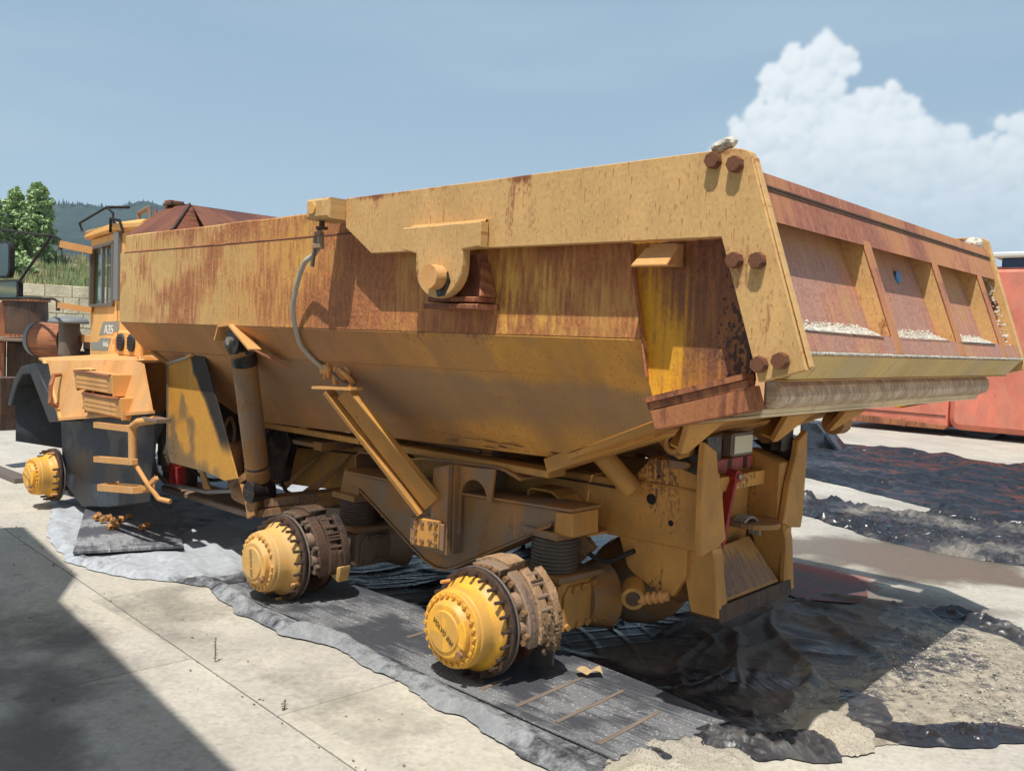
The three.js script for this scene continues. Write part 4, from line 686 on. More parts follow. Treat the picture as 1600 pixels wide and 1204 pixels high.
// --- frame, cross members, rear hitch
{
  const fr = [[-6.45, 0.47], [-6.45, 0.835], [-4.65, 0.928], [-3.4, 0.965], [-2.80, 0.985], [-2.68, 1.125], [-2.52, 1.13], [-2.33, 1.07], [-2.33, 0.668], [-2.98, 0.655], [-5.36, 0.545]];
  both('frame_rail', prism('z', fr, -4.20, -4.06, 0.008), mYel);
  both('frame_seam', [tube([[-2.78, 0.985, -4.056], [-2.5, 0.985, -4.056], [-2.33, 0.98, -4.056]], 0.007, 14, 5)], mYel);
  for (const [x, y, r] of [[-2.66, 0.90, 0.03], [-2.53, 0.79, 0.016], [-2.62, 1.03, 0.009]]) both('frame_hole', cyl([x, y, -4.07], [x, y, -4.0575], r, r, 16), mDarkIn);
  for (const b of [[-6.3, -6.1, 0.5, 0.8], [-4.1, -3.8, 0.6, 0.9], [-2.62, -2.55, 0.75, 1.05]]) part('cross_member', box(...b, -4.9, -4.2), mYel, truck);
  both('end_plate', prism('x', [[-3.955, 1.255], [-4.075, 1.20], [-4.09, 1.12], [-4.16, 0.95], [-4.215, 0.725], [-4.13, 0.69], [-3.975, 0.668], [-3.955, 0.74], [-3.945, 1.10]], -2.325, -2.285, 0.006), mat(tYel, { size: [1.3, 1.3], bumpScale: 0.002 }));
  // hitch cradle between the end plates
  both('hitch_cheek', prism('z', [[-2.52, 0.70], [-2.30, 0.715], [-2.275, 0.62], [-2.25, 0.33], [-2.41, 0.33], [-2.44, 0.45]], -4.19, -4.10, 0.006), mYel);
  both('cheek_edge', plate3([[-2.283, 0.69, -4.09], [-2.283, 0.69, -4.17], [-2.255, 0.34, -4.225], [-2.262, 0.36, -4.15]].reverse(), 0.03), mYel);
  part('hitch_bottom', [prism('z', [[-2.43, 0.305], [-2.24, 0.305], [-2.25, 0.375], [-2.43, 0.375]], -4.95, -4.12, 0.008), plate3([[-2.24, 0.31, -4.15], [-2.24, 0.31, -4.95], [-2.25, 0.39, -4.95], [-2.25, 0.39, -4.15]], 0.02)], mDark, truck);
  part('hitch_slide', plate3([[-2.30, 0.375, -4.22], [-2.30, 0.375, -4.86], [-2.47, 0.62, -4.80], [-2.47, 0.60, -4.26]].reverse(), 0.02), (() => { const m = mat(paint(256, 256, 0.7, 0.4, { base: [186, 134, 72], rust: [136, 104, 84], rust2: [110, 88, 78], amtMap: (u, v) => 0.12 + 0.62 * sstep(0.75, 0.25, v), streak: 0.6, seed: 101 }), { size: [0.7, 0.4] }); return m; })(), truck);
  part('hitch_floor', [box(-2.55, -2.30, 0.715, 0.735, -4.95, -4.15), cyl([-2.40, 0.72, -4.72], [-2.40, 0.748, -4.72], 0.16, 0.16, 26)].slice(1), mDusty, truck);
  part('hitch_inner_wall', [plate3([[-2.52, 1.1, -4.21], [-2.52, 0.45, -4.21], [-2.52, 0.45, -4.89], [-2.52, 1.1, -4.89]], 0.02), box(-2.5, -2.42, 0.94, 1.02, -4.89, -4.21)], mYel, truck);
  part('red_link', [bar([-2.42, 1.02, -4.50], [-2.36, 0.66, -4.27], 0.028, 0.055, [1, 0, 0]), cyl([-2.445, 1.02, -4.50], [-2.385, 1.02, -4.50], 0.036, 0.036, 18)], mRed, truck);
  part('red_link', [bar([-2.45, 1.02, -4.545], [-2.37, 0.68, -4.31], 0.02, 0.055, [1, 0, 0])], mRed, truck);
  part('link_pin', cyl([-2.40, 1.02, -4.50], [-2.372, 1.02, -4.50], 0.014, 0.014, 12), mSteel, truck);
  const rb = part('marker_board', box(-2.515, -2.495, 1.032, 1.10, -4.87, -4.22), mat(paint(128, 64, 0.4, 0.1, { base: [172, 84, 76], rust: [150, 110, 100], rust2: [120, 90, 84], amt: 0.3, streak: 0.2, seed: 103 }), { size: [0.4, 0.1] }), truck);
  for (const z of [-4.62, -4.80]) part('stripe', box(-2.494, -2.492, 1.034, 1.098, z, z + 0.045, 0), flat([70, 28, 28], 0.6), rb);
  const lp = part('work_lamp', box(-2.50, -2.43, 1.125, 1.255, -4.74, -4.50, 0.012), mGreySteel, truck);
  part('lamp_lens', box(-2.429, -2.424, 1.14, 1.24, -4.725, -4.515, 0.002), flat([206, 196, 164], 0.3), lp);
  part('coiled_hose', [0, 1, 2, 3].map((k) => { const t = new THREE.TorusGeometry(0.12, 0.009, 6, 28, 2.2); t.rotateY(Math.PI / 2); t.translate(-2.36 - k * 0.022, 0.66, -4.62 - k * 0.004); return plain(t); }), flat([150, 142, 128], 0.6), truck);
  // bracket with a roller under the rail
  both('tow_bracket', prism('z', [[-2.865, 0.66], [-2.43, 0.668], [-2.43, 0.52], [-2.50, 0.40], [-2.58, 0.395], [-2.76, 0.47], [-2.80, 0.50]], -4.11, -4.065, 0.004), mYel);
  both('bracket_roller', cyl([-2.745, 0.40, -4.06], [-2.66, 0.375, -3.93], 0.062, 0.062, 20), mYel);
  both('roller_bore', cyl([-2.665, 0.377, -3.937], [-2.655, 0.374, -3.925], 0.04, 0.04, 18), mDark);
  both('threaded_rod', [rod([[-2.66, 0.365, -3.96], [-2.50, 0.41, -4.02]], 0.026, 10), ...[0, 1, 2, 3].map((k) => cyl([-2.63 + k * 0.03, 0.374 + k * 0.0085, -3.971 - k * 0.011], [-2.617 + k * 0.03, 0.378 + k * 0.0085, -3.976 - k * 0.011], 0.034, 0.034, 12))], mOrange);
  // rubber pads carrying the body
  const pad = (x0, x1, y0, y1, z0, z1) => { const out = []; for (let k = 0; k < 4; k++) { const h = (y1 - y0) / 4; out.push(box(x0, x1, y0 + k * h + 0.002, y0 + (k + 1) * h - 0.002, z0, z1, 0.004)); } return out; };
  both('body_pad', pad(-4.42, -3.79, 0.955, 1.055, -4.04, -3.87), mDusty);
  both('pad_end', pad(-3.775, -3.69, 0.975, 1.06, -4.04, -3.87), mDusty);
  both('pad_table', strip('z', [[-4.24, 0.945], [-4.10, 0.975], [-3.49, 1.0], [-3.40, 0.992], [-3.28, 0.955]], -4.06, -3.68, 0.018), mDusty);
  both('front_slide_pad', [box(-5.75, -5.28, 0.895, 0.925, -4.0, -3.75), box(-5.32, -5.22, 0.885, 0.945, -4.02, -3.73)], mDusty);
  both('bump_bracket', strip('z', [[-4.98, 0.74], [-4.985, 0.872], [-4.94, 0.902], [-4.81, 0.908], [-4.60, 0.895]], -4.06, -3.85, 0.014), mDusty);
  both('bump_bracket', strip('z', [[-3.40, 0.80], [-3.39, 0.86], [-3.36, 0.875], [-3.22, 0.875], [-3.17, 0.85], [-3.02, 0.69], [-2.94, 0.672]], -4.06, -3.88, 0.014), mYel);
  both('frame_gusset', [plate3([[-5.62, 0.82, -4.055], [-5.96, 0.52, -3.86], [-5.90, 0.50, -3.90]], 0.02), plate3([[-5.28, 0.84, -4.055], [-5.62, 0.50, -3.80], [-5.54, 0.48, -3.86]], 0.02)], mDusty);
}
// --- walking beams, springs, axles
{
  const beamPts = [[-4.83, 0.785], [-3.91, 0.795], [-2.895, 0.835], [-2.89, 0.73], [-3.05, 0.735], [-3.62, 0.445], [-3.74, 0.382], [-3.84, 0.338], [-3.93, 0.330], [-4.03, 0.352], [-4.13, 0.40], [-4.70, 0.695], [-4.83, 0.72]];
  const wb = both('walking_beam', prism('z', beamPts, -3.90, -3.68, 0.006), mDusty);
  both('beam_flange', strip('z', [[-4.845, 0.795], [-3.91, 0.806], [-2.885, 0.846]], -3.92, -3.655, 0.014), mDusty);
  part('beam_lower_flange', strip('z', [[-4.70, 0.688], [-4.13, 0.393], [-4.03, 0.345], [-3.93, 0.323], [-3.84, 0.331], [-3.74, 0.375], [-3.05, 0.728]], -3.91, -3.668, 0.012), mDusty, wb);
  both('beam_end_post', prism('z', [[-3.00, 0.822], [-2.885, 0.83], [-2.88, 0.705], [-3.01, 0.70]], -3.89, -3.665, 0.004), mYel);
  both('end_rib', plate3([[-3.20, 0.665, -3.676], [-3.02, 0.76, -3.676], [-3.02, 0.735, -3.65], [-3.20, 0.65, -3.65]], 0.012), mDusty);
  both('upright_bracket', prism('z', [[-3.865, 0.955], [-3.735, 0.99], [-3.728, 0.457], [-4.05, 0.465], [-4.035, 0.645], [-3.878, 0.664]], -3.60, -3.56, 0.004), mDusty);
  both('upright_web', prism('z', [[-3.765, 0.985], [-3.725, 0.985], [-3.718, 0.46], [-3.76, 0.46]], -4.05, -3.602, 0.004), mDusty);
  const arch = []; for (let i = 0; i <= 10; i++) { const a = Math.PI - Math.PI * i / 10; arch.push([-3.602 + 0.108 * Math.cos(a), 0.805 + 0.108 * Math.sin(a)]); }
  both('saddle_plate', prism('z', [[-3.722, 0.98], [-3.722, 0.57], [-3.708, 0.575], [-3.71, 0.80], ...arch, [-3.49, 0.80], [-3.46, 0.80], [-3.44, 0.995]], -3.66, -3.64, 0.003), mDusty);
  const bp = both('bolt_plate', prism('z', [[-3.992, 0.642], [-3.768, 0.657], [-3.772, 0.493], [-4.0, 0.477]], -3.557, -3.532, 0.003), mYel);
  const nb = hexBolt(0.016, 0.014);
  for (const [x, y] of [[-3.962, 0.627], [-3.912, 0.622], [-3.968, 0.573], [-3.968, 0.515], [-3.906, 0.515], [-3.84, 0.632], [-3.79, 0.637], [-3.79, 0.577], [-3.838, 0.526], [-3.79, 0.515]]) piece('bolt', nb, mDusty, bp, [x, y, -3.526]);
  for (const x of [-4.015, -3.752]) part('bolt_strip', box(x - 0.016, x + 0.016, 0.485, 0.64, -3.557, -3.540, 0.003), mDusty, bp);
  // rope strut: a channel with a capping plate, rising from the beam towards the body
  const st = part('rope_strut', [bar([-4.475, 1.375, -3.235], [-3.93, 0.675, -3.545], 0.024, 0.075, [0, 0, 1]), bar([-4.34, 1.385, -3.255], [-3.855, 0.745, -3.555], 0.15, 0.016, [0, 0, 1]), bar([-4.25, 1.385, -3.24], [-3.80, 0.79, -3.55], 0.012, 0.04, [0, 0, 1])], mYel, truck);
  part('strut_cap', bar([-4.60, 1.388, -3.245], [-4.22, 1.405, -3.255], 0.09, 0.016), mOrange, st);
  part('bolt_head', cyl([-3.93, 0.82, -3.535], [-3.93, 0.82, -3.515], 0.012, 0.012, 6), mDusty, st);
  // rubber bellows springs on axle boxes
  for (const [cx, dusty, y0, y1] of [[-3.10, false, 0.475, 0.665], [-4.85, true, 0.435, 0.60]]) {
    const prof = [], n = 9; for (let k = 0; k < n; k++) for (let q = 0; q < 6; q++) { const t = (k + q / 6) / n; prof.push(new THREE.Vector2(0.122 + 0.012 * Math.sin(q / 6 * Math.PI * 2), mix(y0, y1, t))); }
    const g = new THREE.LatheGeometry(prof, 40); g.translate(cx, 0, -3.79); both('bellows_spring', plain(g), flat(dusty ? [120, 100, 88] : [112, 100, 90], 0.75));
    const cap = both('spring_cap', prism('y', [[cx - 0.13, -3.655], [cx + 0.13, -3.645], [cx + 0.15, -3.93], [cx - 0.13, -3.93]], y1 + 0.003, y1 + 0.045, 0.006), mDusty);
    part('cap_post', prism('z', [[cx - 0.10, y1 + 0.04], [cx + 0.11, y1 + 0.04], [cx + 0.10, 0.80], [cx - 0.06, 0.80]], -3.90, -3.70, 0.006), mDusty, cap);
    both('spring_seat', prism('y', [[cx - 0.22, -3.67], [cx + 0.16, -3.64], [cx + 0.18, -4.02], [cx - 0.19, -4.02]], y0 - 0.036, y0 - 0.003, 0.006), mDusty);
    const yt = y0 - 0.04, bx = both('axle_box', prism('z', [[cx - 0.19, 0.17], [cx + 0.14, 0.165], [cx + 0.15, yt], [cx - 0.19, yt]], -4.0, -3.665, 0.016), dusty ? mMud : mYel);
    part('box_plate', prism('x', [[-3.69, 0.18], [-3.98, 0.18], [-3.98, yt - 0.03], [-3.73, yt - 0.02], [-3.69, yt - 0.07]], cx + 0.148, cx + 0.166, 0.004), dusty ? mMud : mYel, bx);
    const cb = hexBolt(0.02, 0.024); for (const [yy, zz] of [[yt - 0.04, -3.76], [yt - 0.035, -3.84], [yt - 0.03, -3.93], [0.2, -3.71], [0.195, -3.80], [0.195, -3.88], [0.2, -3.95]]) piece('bolt', cb, dusty ? mMud : mYel, bx, [cx + 0.172, yy, zz], [0, Math.PI / 2, 0]);
    part('axle_tube', cyl([cx - 0.02, 0.29, -3.9], [cx - 0.02, 0.29, MZ(-3.9)], 0.13, 0.13, 20), dusty ? mMud : mYel, truck);
    const s = new THREE.SphereGeometry(0.27, 26, 18); s.scale(1.15, 0.98, 1.15); s.translate(cx + 0.10, 0.32, -4.5); part('differential', [plain(s), cyl([cx + 0.26, 0.36, -4.5], [cx + 0.52, 0.40, -4.5], 0.17, 0.11, 20), cyl([cx + 0.10, 0.3, -4.1], [cx + 0.06, 0.3, -3.95], 0.2, 0.15, 20)], dusty ? mMud : mDusty, truck);
  }
  both('torque_rod', bar([-5.45, 0.36, -3.9], [-4.85, 0.42, -3.92], 0.16, 0.17), mMud);
  both('beam_stay', bar([-3.0, 0.62, -3.98], [-3.2, 0.42, -3.95], 0.06, 0.1), mDusty);
  part('drive_shaft', cyl([-6.4, 0.55, ZC], [-4.6, 0.40, ZC], 0.06, 0.06, 14), mDark, truck);
}

// ------------------------------------------------------------ wheel hubs
const font = await new FontLoader().loadAsync('fonts/droid/droid_sans_bold.typeface.json');
function textGeo(str, size, depth, x, y, z) { const g = new TextGeometry(str, { font, size, depth, curveSegments: 4, bevelEnabled: false }); g.computeBoundingBox(); const b = g.boundingBox; g.translate(x - (b.max.x + b.min.x) / 2, y, z); return plain(g); }
const studGeo = (() => { const g = mergeGeometries([new THREE.CylinderGeometry(0.0095, 0.0105, 0.075, 8), new THREE.CylinderGeometry(0.014, 0.014, 0.012, 8).translate(0, -0.03, 0)]); g.rotateX(Math.PI / 2); return plain(g); })();
const capBoltGeo = hexBolt(0.0115, 0.02), calBoltGeo = hexBolt(0.017, 0.03);
const sector = (r0, r1, a0, a1, n = 14) => { const p = []; for (let i = 0; i <= n; i++) { const a = mix(a0, a1, i / n); p.push([r1 * Math.cos(a), r1 * Math.sin(a)]); } for (let i = n; i >= 0; i--) { const a = mix(a0, a1, i / n); p.push([r0 * Math.cos(a), r0 * Math.sin(a)]); } return p; };
function lumpy(g, amp, f, seed) { let h = g.index ? g : mergeVertices(g.deleteAttribute('uv') && g.deleteAttribute('normal') ? g : g, 1e-4); const p = h.attributes.position; for (let i = 0; i < p.count; i++) { const x = p.getX(i), y = p.getY(i), z = p.getZ(i); p.setXYZ(i, x + (fbm(y * f + seed, z * f, 3) - 0.5) * amp, y + (fbm(x * f + seed, z * f + 40, 3) - 0.5) * amp, z + (fbm(x * f, y * f + seed, 3) - 0.5) * amp); } h.computeVertexNormals(); return boxUV(h.toNonIndexed()); }
const mBlackArch = mBlack.clone(); mBlackArch.color.setScalar(0.62);
const mGreyPipe = mat(tMud, { size: [1, 1], bumpScale: 0.003 }); mGreyPipe.color.setRGB(0.75, 0.8, 0.85);
const mDrumDark = mat(tRust, { size: [0.5, 0.5], bumpScale: 0.004 }); mDrumDark.color.setScalar(0.55);
const mFlange = mat(tRust, { size: [0.5, 0.5], bumpScale: 0.004 }); mFlange.color.setRGB(0.5, 0.48, 0.46);
const tCake = M2({ base: [156, 124, 92], rust: [120, 88, 62], rust2: [96, 72, 56], amt: 0.3, streak: 0, seed: 107, dust: 0.5, dustCol: [176, 148, 114] }, [0.5, 0.5], 256);
const mCake = mat(tCake, { size: [0.5, 0.5], bumpScale: 0.012 });
const mOily = mat(tDark, { size: [0.4, 0.4], bumpScale: 0.006 });
function hub(cx, cy, k, look, seed) {          // k scales the radii
  const r = rng(seed), hm = look === 'bright' ? mHub : mHubOld;
  const L = (prof) => at(lathe(prof.map(([a, z]) => [a * k, z])), cx, cy, 0);
  const drum = part('wheel_hub', L([[0.01, -3.05], [0.186, -3.05], [0.197, -3.054], [0.20, -3.065], [0.20, -3.115], [0.207, -3.140], [0.222, -3.16], [0.238, -3.172], [0.238, -3.19]]), hm, truck);
  part('hub_cap', L([[0.001, -2.985], [0.125, -2.985], [0.136, -2.992], [0.150, -3.018], [0.158, -3.024], [0.187, -3.025], [0.192, -3.03], [0.192, -3.051]]), hm, drum);
  part('cap_disc', L([[0.001, -2.976], [0.098, -2.976], [0.103, -2.980], [0.104, -2.987]]), hm, drum);
  for (let i = 0; i < 26; i++) { if (look !== 'bright' && r() < 0.08) continue; const a = i / 26 * Math.PI * 2; piece('bolt', capBoltGeo, hm, drum, [cx + 0.171 * k * Math.cos(a), cy + 0.171 * k * Math.sin(a), -3.019 - r() * 0.004], [0, 0, r() * 3]); }
  // cast steps in the cap, drain plug
  part('cap_boss', at(prism('z', sector(0.10 * k, 0.150 * k, -0.45, 0.55), -3.02, -2.983, 0.006), cx, cy, 0), hm, drum);
  part('drain_plug', cyl([cx + 0.118 * k, cy - 0.085 * k, -2.985], [cx + 0.118 * k, cy - 0.085 * k, -2.966], 0.019, 0.018, 10), mDusty, drum);
  const fl = part('wheel_flange', L([[0.236, -3.186], [0.276, -3.186], [0.280, -3.190], [0.280, -3.215], [0.20, -3.22], [0.185, -3.30], [0.16, -3.36]]), mDark, drum);
  part('flange_rim', L([[0.262, -3.222], [0.281, -3.219], [0.283, -3.232], [0.262, -3.236]]), mGreySteel, drum);
  for (let i = 0; i < 22; i++) { const a = (i + 0.3) / 22 * Math.PI * 2, jx = (r() - 0.5) * 0.12; if (r() < 0.1) continue; piece('wheel_stud', studGeo, r() < 0.12 ? mOrange : mDark, fl, [cx + 0.257 * k * Math.cos(a), cy + 0.257 * k * Math.sin(a), -3.165], [jx, (r() - 0.5) * 0.12, 0]); }
  part('brake_disc', L([[0.17, -3.375], [0.252, -3.375], [0.256, -3.38], [0.256, -3.405], [0.252, -3.41], [0.17, -3.41]]), mDrumDark, drum);
  part('disc_back', L([[0.10, -3.44], [0.245, -3.44], [0.245, -3.45], [0.15, -3.46], [0.13, -3.62]]), mDark, drum);
  return drum;
}
function caliper(cx, cy, look, seed) {
  const r = rng(seed), cm = look === 'bright' ? mCake : mOily, base = look === 'bright' ? mMud : mOily;
  const A = (a0, a1, r0, r1, z0, z1, b = 0.008) => at(prism('z', sector(r0, r1, a0, a1), z0, z1, b), cx, cy, 0);
  const d = (v) => v * D2R;
  const c = part('brake_caliper', [A(d(-14), d(62), 0.17, 0.315, -3.345, -3.265), A(d(70), d(112), 0.18, 0.295, -3.345, -3.27)], base, truck);
  part('caliper_bridge', lumpy(A(d(-20), d(56), 0.24, 0.345, -3.485, -3.432, 0.004), 0.016, 30, seed), cm, c);
  part('caliper_bridge', lumpy(A(d(-12), d(60), 0.24, 0.330, -3.402, -3.335, 0.004), 0.014, 34, seed + 2), cm, c);
  part('pad_carrier', lumpy(A(d(-16), d(14), 0.24, 0.340, -3.436, -3.398, 0.004), 0.012, 34, seed + 3), cm, c);
  part('brake_pad', A(d(16), d(52), 0.20, 0.305, -3.428, -3.406, 0.002), mDark, c);
  for (const a of [18, 30, 42, 52]) part('tie_bolt', cyl([cx + 0.322 * Math.cos(d(a)), cy + 0.322 * Math.sin(d(a)), -3.47], [cx + 0.322 * Math.cos(d(a)), cy + 0.322 * Math.sin(d(a)), -3.345], 0.013, 0.013, 8), base, c);
  if (look === 'bright') { const lr = rng(seed + 9), lg = []; for (let k = 0; k < 60; k++) { const a = d(mix(-20, 16, lr())), q = new THREE.IcosahedronGeometry(mix(0.006, 0.018, lr() * lr()), 0); q.translate(cx + 0.344 * Math.cos(a), cy + 0.344 * Math.sin(a), mix(-3.48, -3.34, lr())); lg.push(plain(q)); } part('caked_dirt', mergeGeometries(lg), cm, c, 'stuff'); }
  part('caliper_bridge', lumpy(A(d(72), d(118), 0.22, 0.312, -3.465, -3.335, 0.004), 0.016, 30, seed + 5), cm, c);
  const P = (a, rr, z) => [cx + rr * Math.cos(d(a)), cy + rr * Math.sin(d(a)), z];
  part('piston_housing', [cyl(P(34, 0.25, -3.30), P(34, 0.25, -3.225), 0.056, 0.046, 16)], look === 'bright' ? mWhiteDust : mMud, c);
  part('piston_housing', [cyl(P(6, 0.25, -3.30), P(6, 0.25, -3.235), 0.05, 0.038, 16)], look === 'bright' ? mWhiteDust : mMud, c);
  for (const [a, rr] of [[58, 0.29], [50, 0.298], [60, 0.25], [20, 0.298], [16, 0.27], [-8, 0.295], [-10, 0.25], [-2, 0.30], [76, 0.275], [84, 0.28], [92, 0.275], [102, 0.275]]) piece('bolt', calBoltGeo, look === 'bright' ? mDusty : mMud, c, P(a, rr, -3.255), [0, 0, r() * 3]);
  // pad pins and spring in the opening on top
  for (const a of look === 'bright' ? [44] : [26, 33, 40]) part('pad_pin', cyl(P(a, 0.334, -3.46), P(a, 0.334, -3.345), 0.008, 0.008, 6), mDark, c);
  if (look !== 'bright') part('pad_slot', at(prism('z', sector(0.315, 0.322, d(22), d(44)), -3.445, -3.375, 0.002), cx, cy, 0), mDarkIn, c);
  if (look !== 'bright') part('worn_corner', A(d(-21), d(-4), 0.24, 0.349, -3.488, -3.39, 0.012), mHubOld, c);
  return c;
}
const mWhiteDust = mat(tMud, { size: [1, 1], bumpScale: 0.004 }); mWhiteDust.color.setRGB(1.35, 1.3, 1.2);
{
  const near = hub(-3.12, 0.29, 1, 'bright', 201), mid = hub(-4.87, 0.275, 0.97, 'old', 203), front = hub(-8.68, 0.30, 0.87, 'bright', 205);
  for (const [h, cx, cy, m] of [[near, -3.12, 0.292, flat([112, 86, 42], 0.7)], [mid, -4.87, 0.277, flat([150, 118, 62], 0.7)], [front, -8.68, 0.30, flat([190, 150, 70], 0.7)]]) { const g = textGeo('VOLVO BM', 0.0245, 0.003, 0, -0.012, 0); g.rotateZ(h === near ? -0.62 : h === mid ? -1.45 : -0.3); g.translate(cx, cy, -2.9765); part('raised_lettering', g, m, h); }
  caliper(-3.12, 0.29, 'bright', 211); caliper(-4.87, 0.275, 'old', 213);
  part('dust_shield', prism('z', [[-3.02, 0.02], [-2.86, 0.06], [-2.84, 0.22], [-2.88, 0.34], [-3.0, 0.34]], -3.53, -3.515, 0.004), mGreySteel, truck);
  // the far side: the same hubs, turned about the truck's length
  for (const h of [near, mid, front]) { const c = h.clone(); c.rotation.y = Math.PI; const b = roots.get(truck); const cx = h === near ? -3.12 : h === mid ? -4.87 : -8.68; c.position.set(2 * (cx - b.x), 0, 0); truck.add(c); }
}
// ------------------------------------------------------------ hoist cylinder, mud plate, articulation
{
  const c = both('hoist_cylinder', [cyl([-5.385, 1.60, -3.19], [-5.568, 0.71, -3.44], 0.083, 0.083, 28), cyl([-5.56, 0.745, -3.43], [-5.578, 0.66, -3.455], 0.087, 0.082, 28)], mDusty);
  part('cylinder_ring', cyl([-5.5555, 0.772, -3.4215], [-5.559, 0.756, -3.426], 0.0855, 0.0855, 28), mDark, c);
  part('rod_head', [cyl([-5.372, 1.655, -3.175], [-5.407, 1.49, -3.221], 0.078, 0.0865, 24), cyl([-5.375, 1.645, -3.26], [-5.375, 1.645, -3.10], 0.088, 0.088, 20)], mGrease, c);
  part('head_pin', cyl([-5.375, 1.645, -3.11], [-5.375, 1.645, -3.07], 0.028, 0.028, 12), mSteel, c);
  part('foot_eye', [cyl([-5.555, 0.58, -3.54], [-5.555, 0.58, -3.36], 0.075, 0.075, 20), bar([-5.565, 0.665, -3.45], [-5.555, 0.58, -3.45], 0.1, 0.1)], mGrease, c);
  both('foot_bracket', [plate3([[-5.72, 0.56, -3.42], [-5.60, 0.38, -3.38], [-5.52, 0.42, -3.38], [-5.52, 0.60, -3.42]], 0.025), bar([-5.58, 0.50, -3.50], [-5.28, 0.55, -4.04], 0.16, 0.06), bar([-5.56, 0.42, -3.42], [-5.20, 0.52, -4.04], 0.06, 0.05)], mDusty);
  both('rod_end', [cyl([-5.90, 0.52, -3.50], [-5.66, 0.51, -3.48], 0.075, 0.075, 18), bar([-6.0, 0.54, -3.5], [-5.78, 0.66, -3.5], 0.06, 0.05)], mDusty);
  both('steering_cylinder', [cyl([-6.13, 0.50, -3.60], [-6.15, 0.84, -3.60], 0.062, 0.058, 20)], mDusty);
  both('yoke', [box(-6.22, -6.08, 0.84, 0.86, -3.68, -3.54), tube([[-6.22, 0.86, -3.55], [-6.215, 0.98, -3.55], [-6.15, 1.05, -3.55], [-6.09, 0.98, -3.55], [-6.085, 0.86, -3.55]], 0.014, 20, 6)], mDusty);
  // plate hung in front of the hoist cylinder
  const pl = [[-6.68, 1.432], [-6.22, 1.525], [-6.12, 1.52], [-5.625, 0.673], [-5.80, 0.632], [-6.074, 0.66], [-6.653, 0.663]];
  const P = both('side_plate', mapUV(prism('z', pl, -3.325, -3.313, 0.003), (x, y) => [(x + 6.7) / 1.1, (y - 0.6) / 0.97]), mPlateMat);
  part('plate_edge', [bar([-6.68, 1.432, -3.307], [-6.30, 1.51, -3.307], 0.012, 0.02), bar([-6.68, 1.432, -3.307], [-6.653, 0.663, -3.307], 0.012, 0.012)], mSteel, P);
  part('plate_clip', bar([-6.36, 1.50, -3.305], [-6.28, 1.52, -3.305], 0.03, 0.025), mOrange, P);
  // greasy tower between body and frame behind the plate
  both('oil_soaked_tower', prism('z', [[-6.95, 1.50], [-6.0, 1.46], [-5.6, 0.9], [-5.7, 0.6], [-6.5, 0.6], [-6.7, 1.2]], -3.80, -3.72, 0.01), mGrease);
  // articulation joint and drawbar
  part('hitch_block', [box(-7.25, -6.45, 0.45, 0.95, -4.85, -4.25), cyl([-7.0, 0.35, ZC], [-7.0, 1.1, ZC], 0.16, 0.16, 20)], mDark, truck);
  part('drawbar', box(-7.25, -5.85, 0.32, 0.37, -3.9, -3.55, 0.01), mMud, truck);
  both('hydraulic_pipe', rod([[-7.22, 0.66, -3.45], [-7.12, 0.50, -3.45], [-6.95, 0.44, -3.45], [-6.3, 0.465, -3.45], [-5.85, 0.54, -3.5]], 0.018), mSteel);
  both('lock_bracket', [box(-6.86, -6.82, 0.455, 0.62, -3.50, -3.42), box(-6.75, -6.72, 0.46, 0.60, -3.50, -3.42)], mRed);
  both('hitch_rib', [plate3([[-6.56, 0.60, -3.52], [-6.48, 0.45, -3.52], [-6.36, 0.45, -3.52], [-6.50, 0.60, -3.52]], 0.02)], mOrange);
  part('rust_patch_block', box(-7.25, -6.95, 0.5, 0.62, -3.62, -3.55), mRust, truck);
}
{ // brake lines, hoses and cables along the chassis
  const mHose = flat([44, 40, 38], 0.7);
  for (const p of [[[-3.55, 0.62, -4.04], [-3.5, 0.48, -3.98], [-3.35, 0.5, -3.9], [-3.2, 0.36, -3.86], [-3.12, 0.34, -3.6]], [[-5.25, 0.56, -4.04], [-5.1, 0.46, -3.95], [-4.98, 0.44, -3.9], [-4.9, 0.36, -3.62]], [[-5.95, 0.55, -3.70], [-5.8, 0.62, -3.75], [-5.62, 0.52, -3.75], [-5.4, 0.56, -4.03]], [[-6.5, 0.75, -3.7], [-6.3, 0.62, -3.66], [-6.1, 0.70, -3.68], [-5.9, 0.58, -3.6]], [[-2.75, 0.60, -4.05], [-2.9, 0.52, -4.0], [-3.0, 0.55, -3.97], [-3.15, 0.64, -4.05]], [[-6.9, 0.9, -3.6], [-6.75, 0.6, -3.56], [-6.5, 0.52, -3.58], [-6.2, 0.58, -3.62]]]) both('hydraulic_hose', tube(p, 0.014, 30, 7), mHose);
  both('brake_pipe', tube([[-6.3, 0.80, -4.05], [-5.2, 0.845, -4.05], [-4.4, 0.90, -4.05], [-3.3, 0.93, -4.05], [-2.9, 0.93, -4.05]], 0.007, 50, 5), mDark);
}
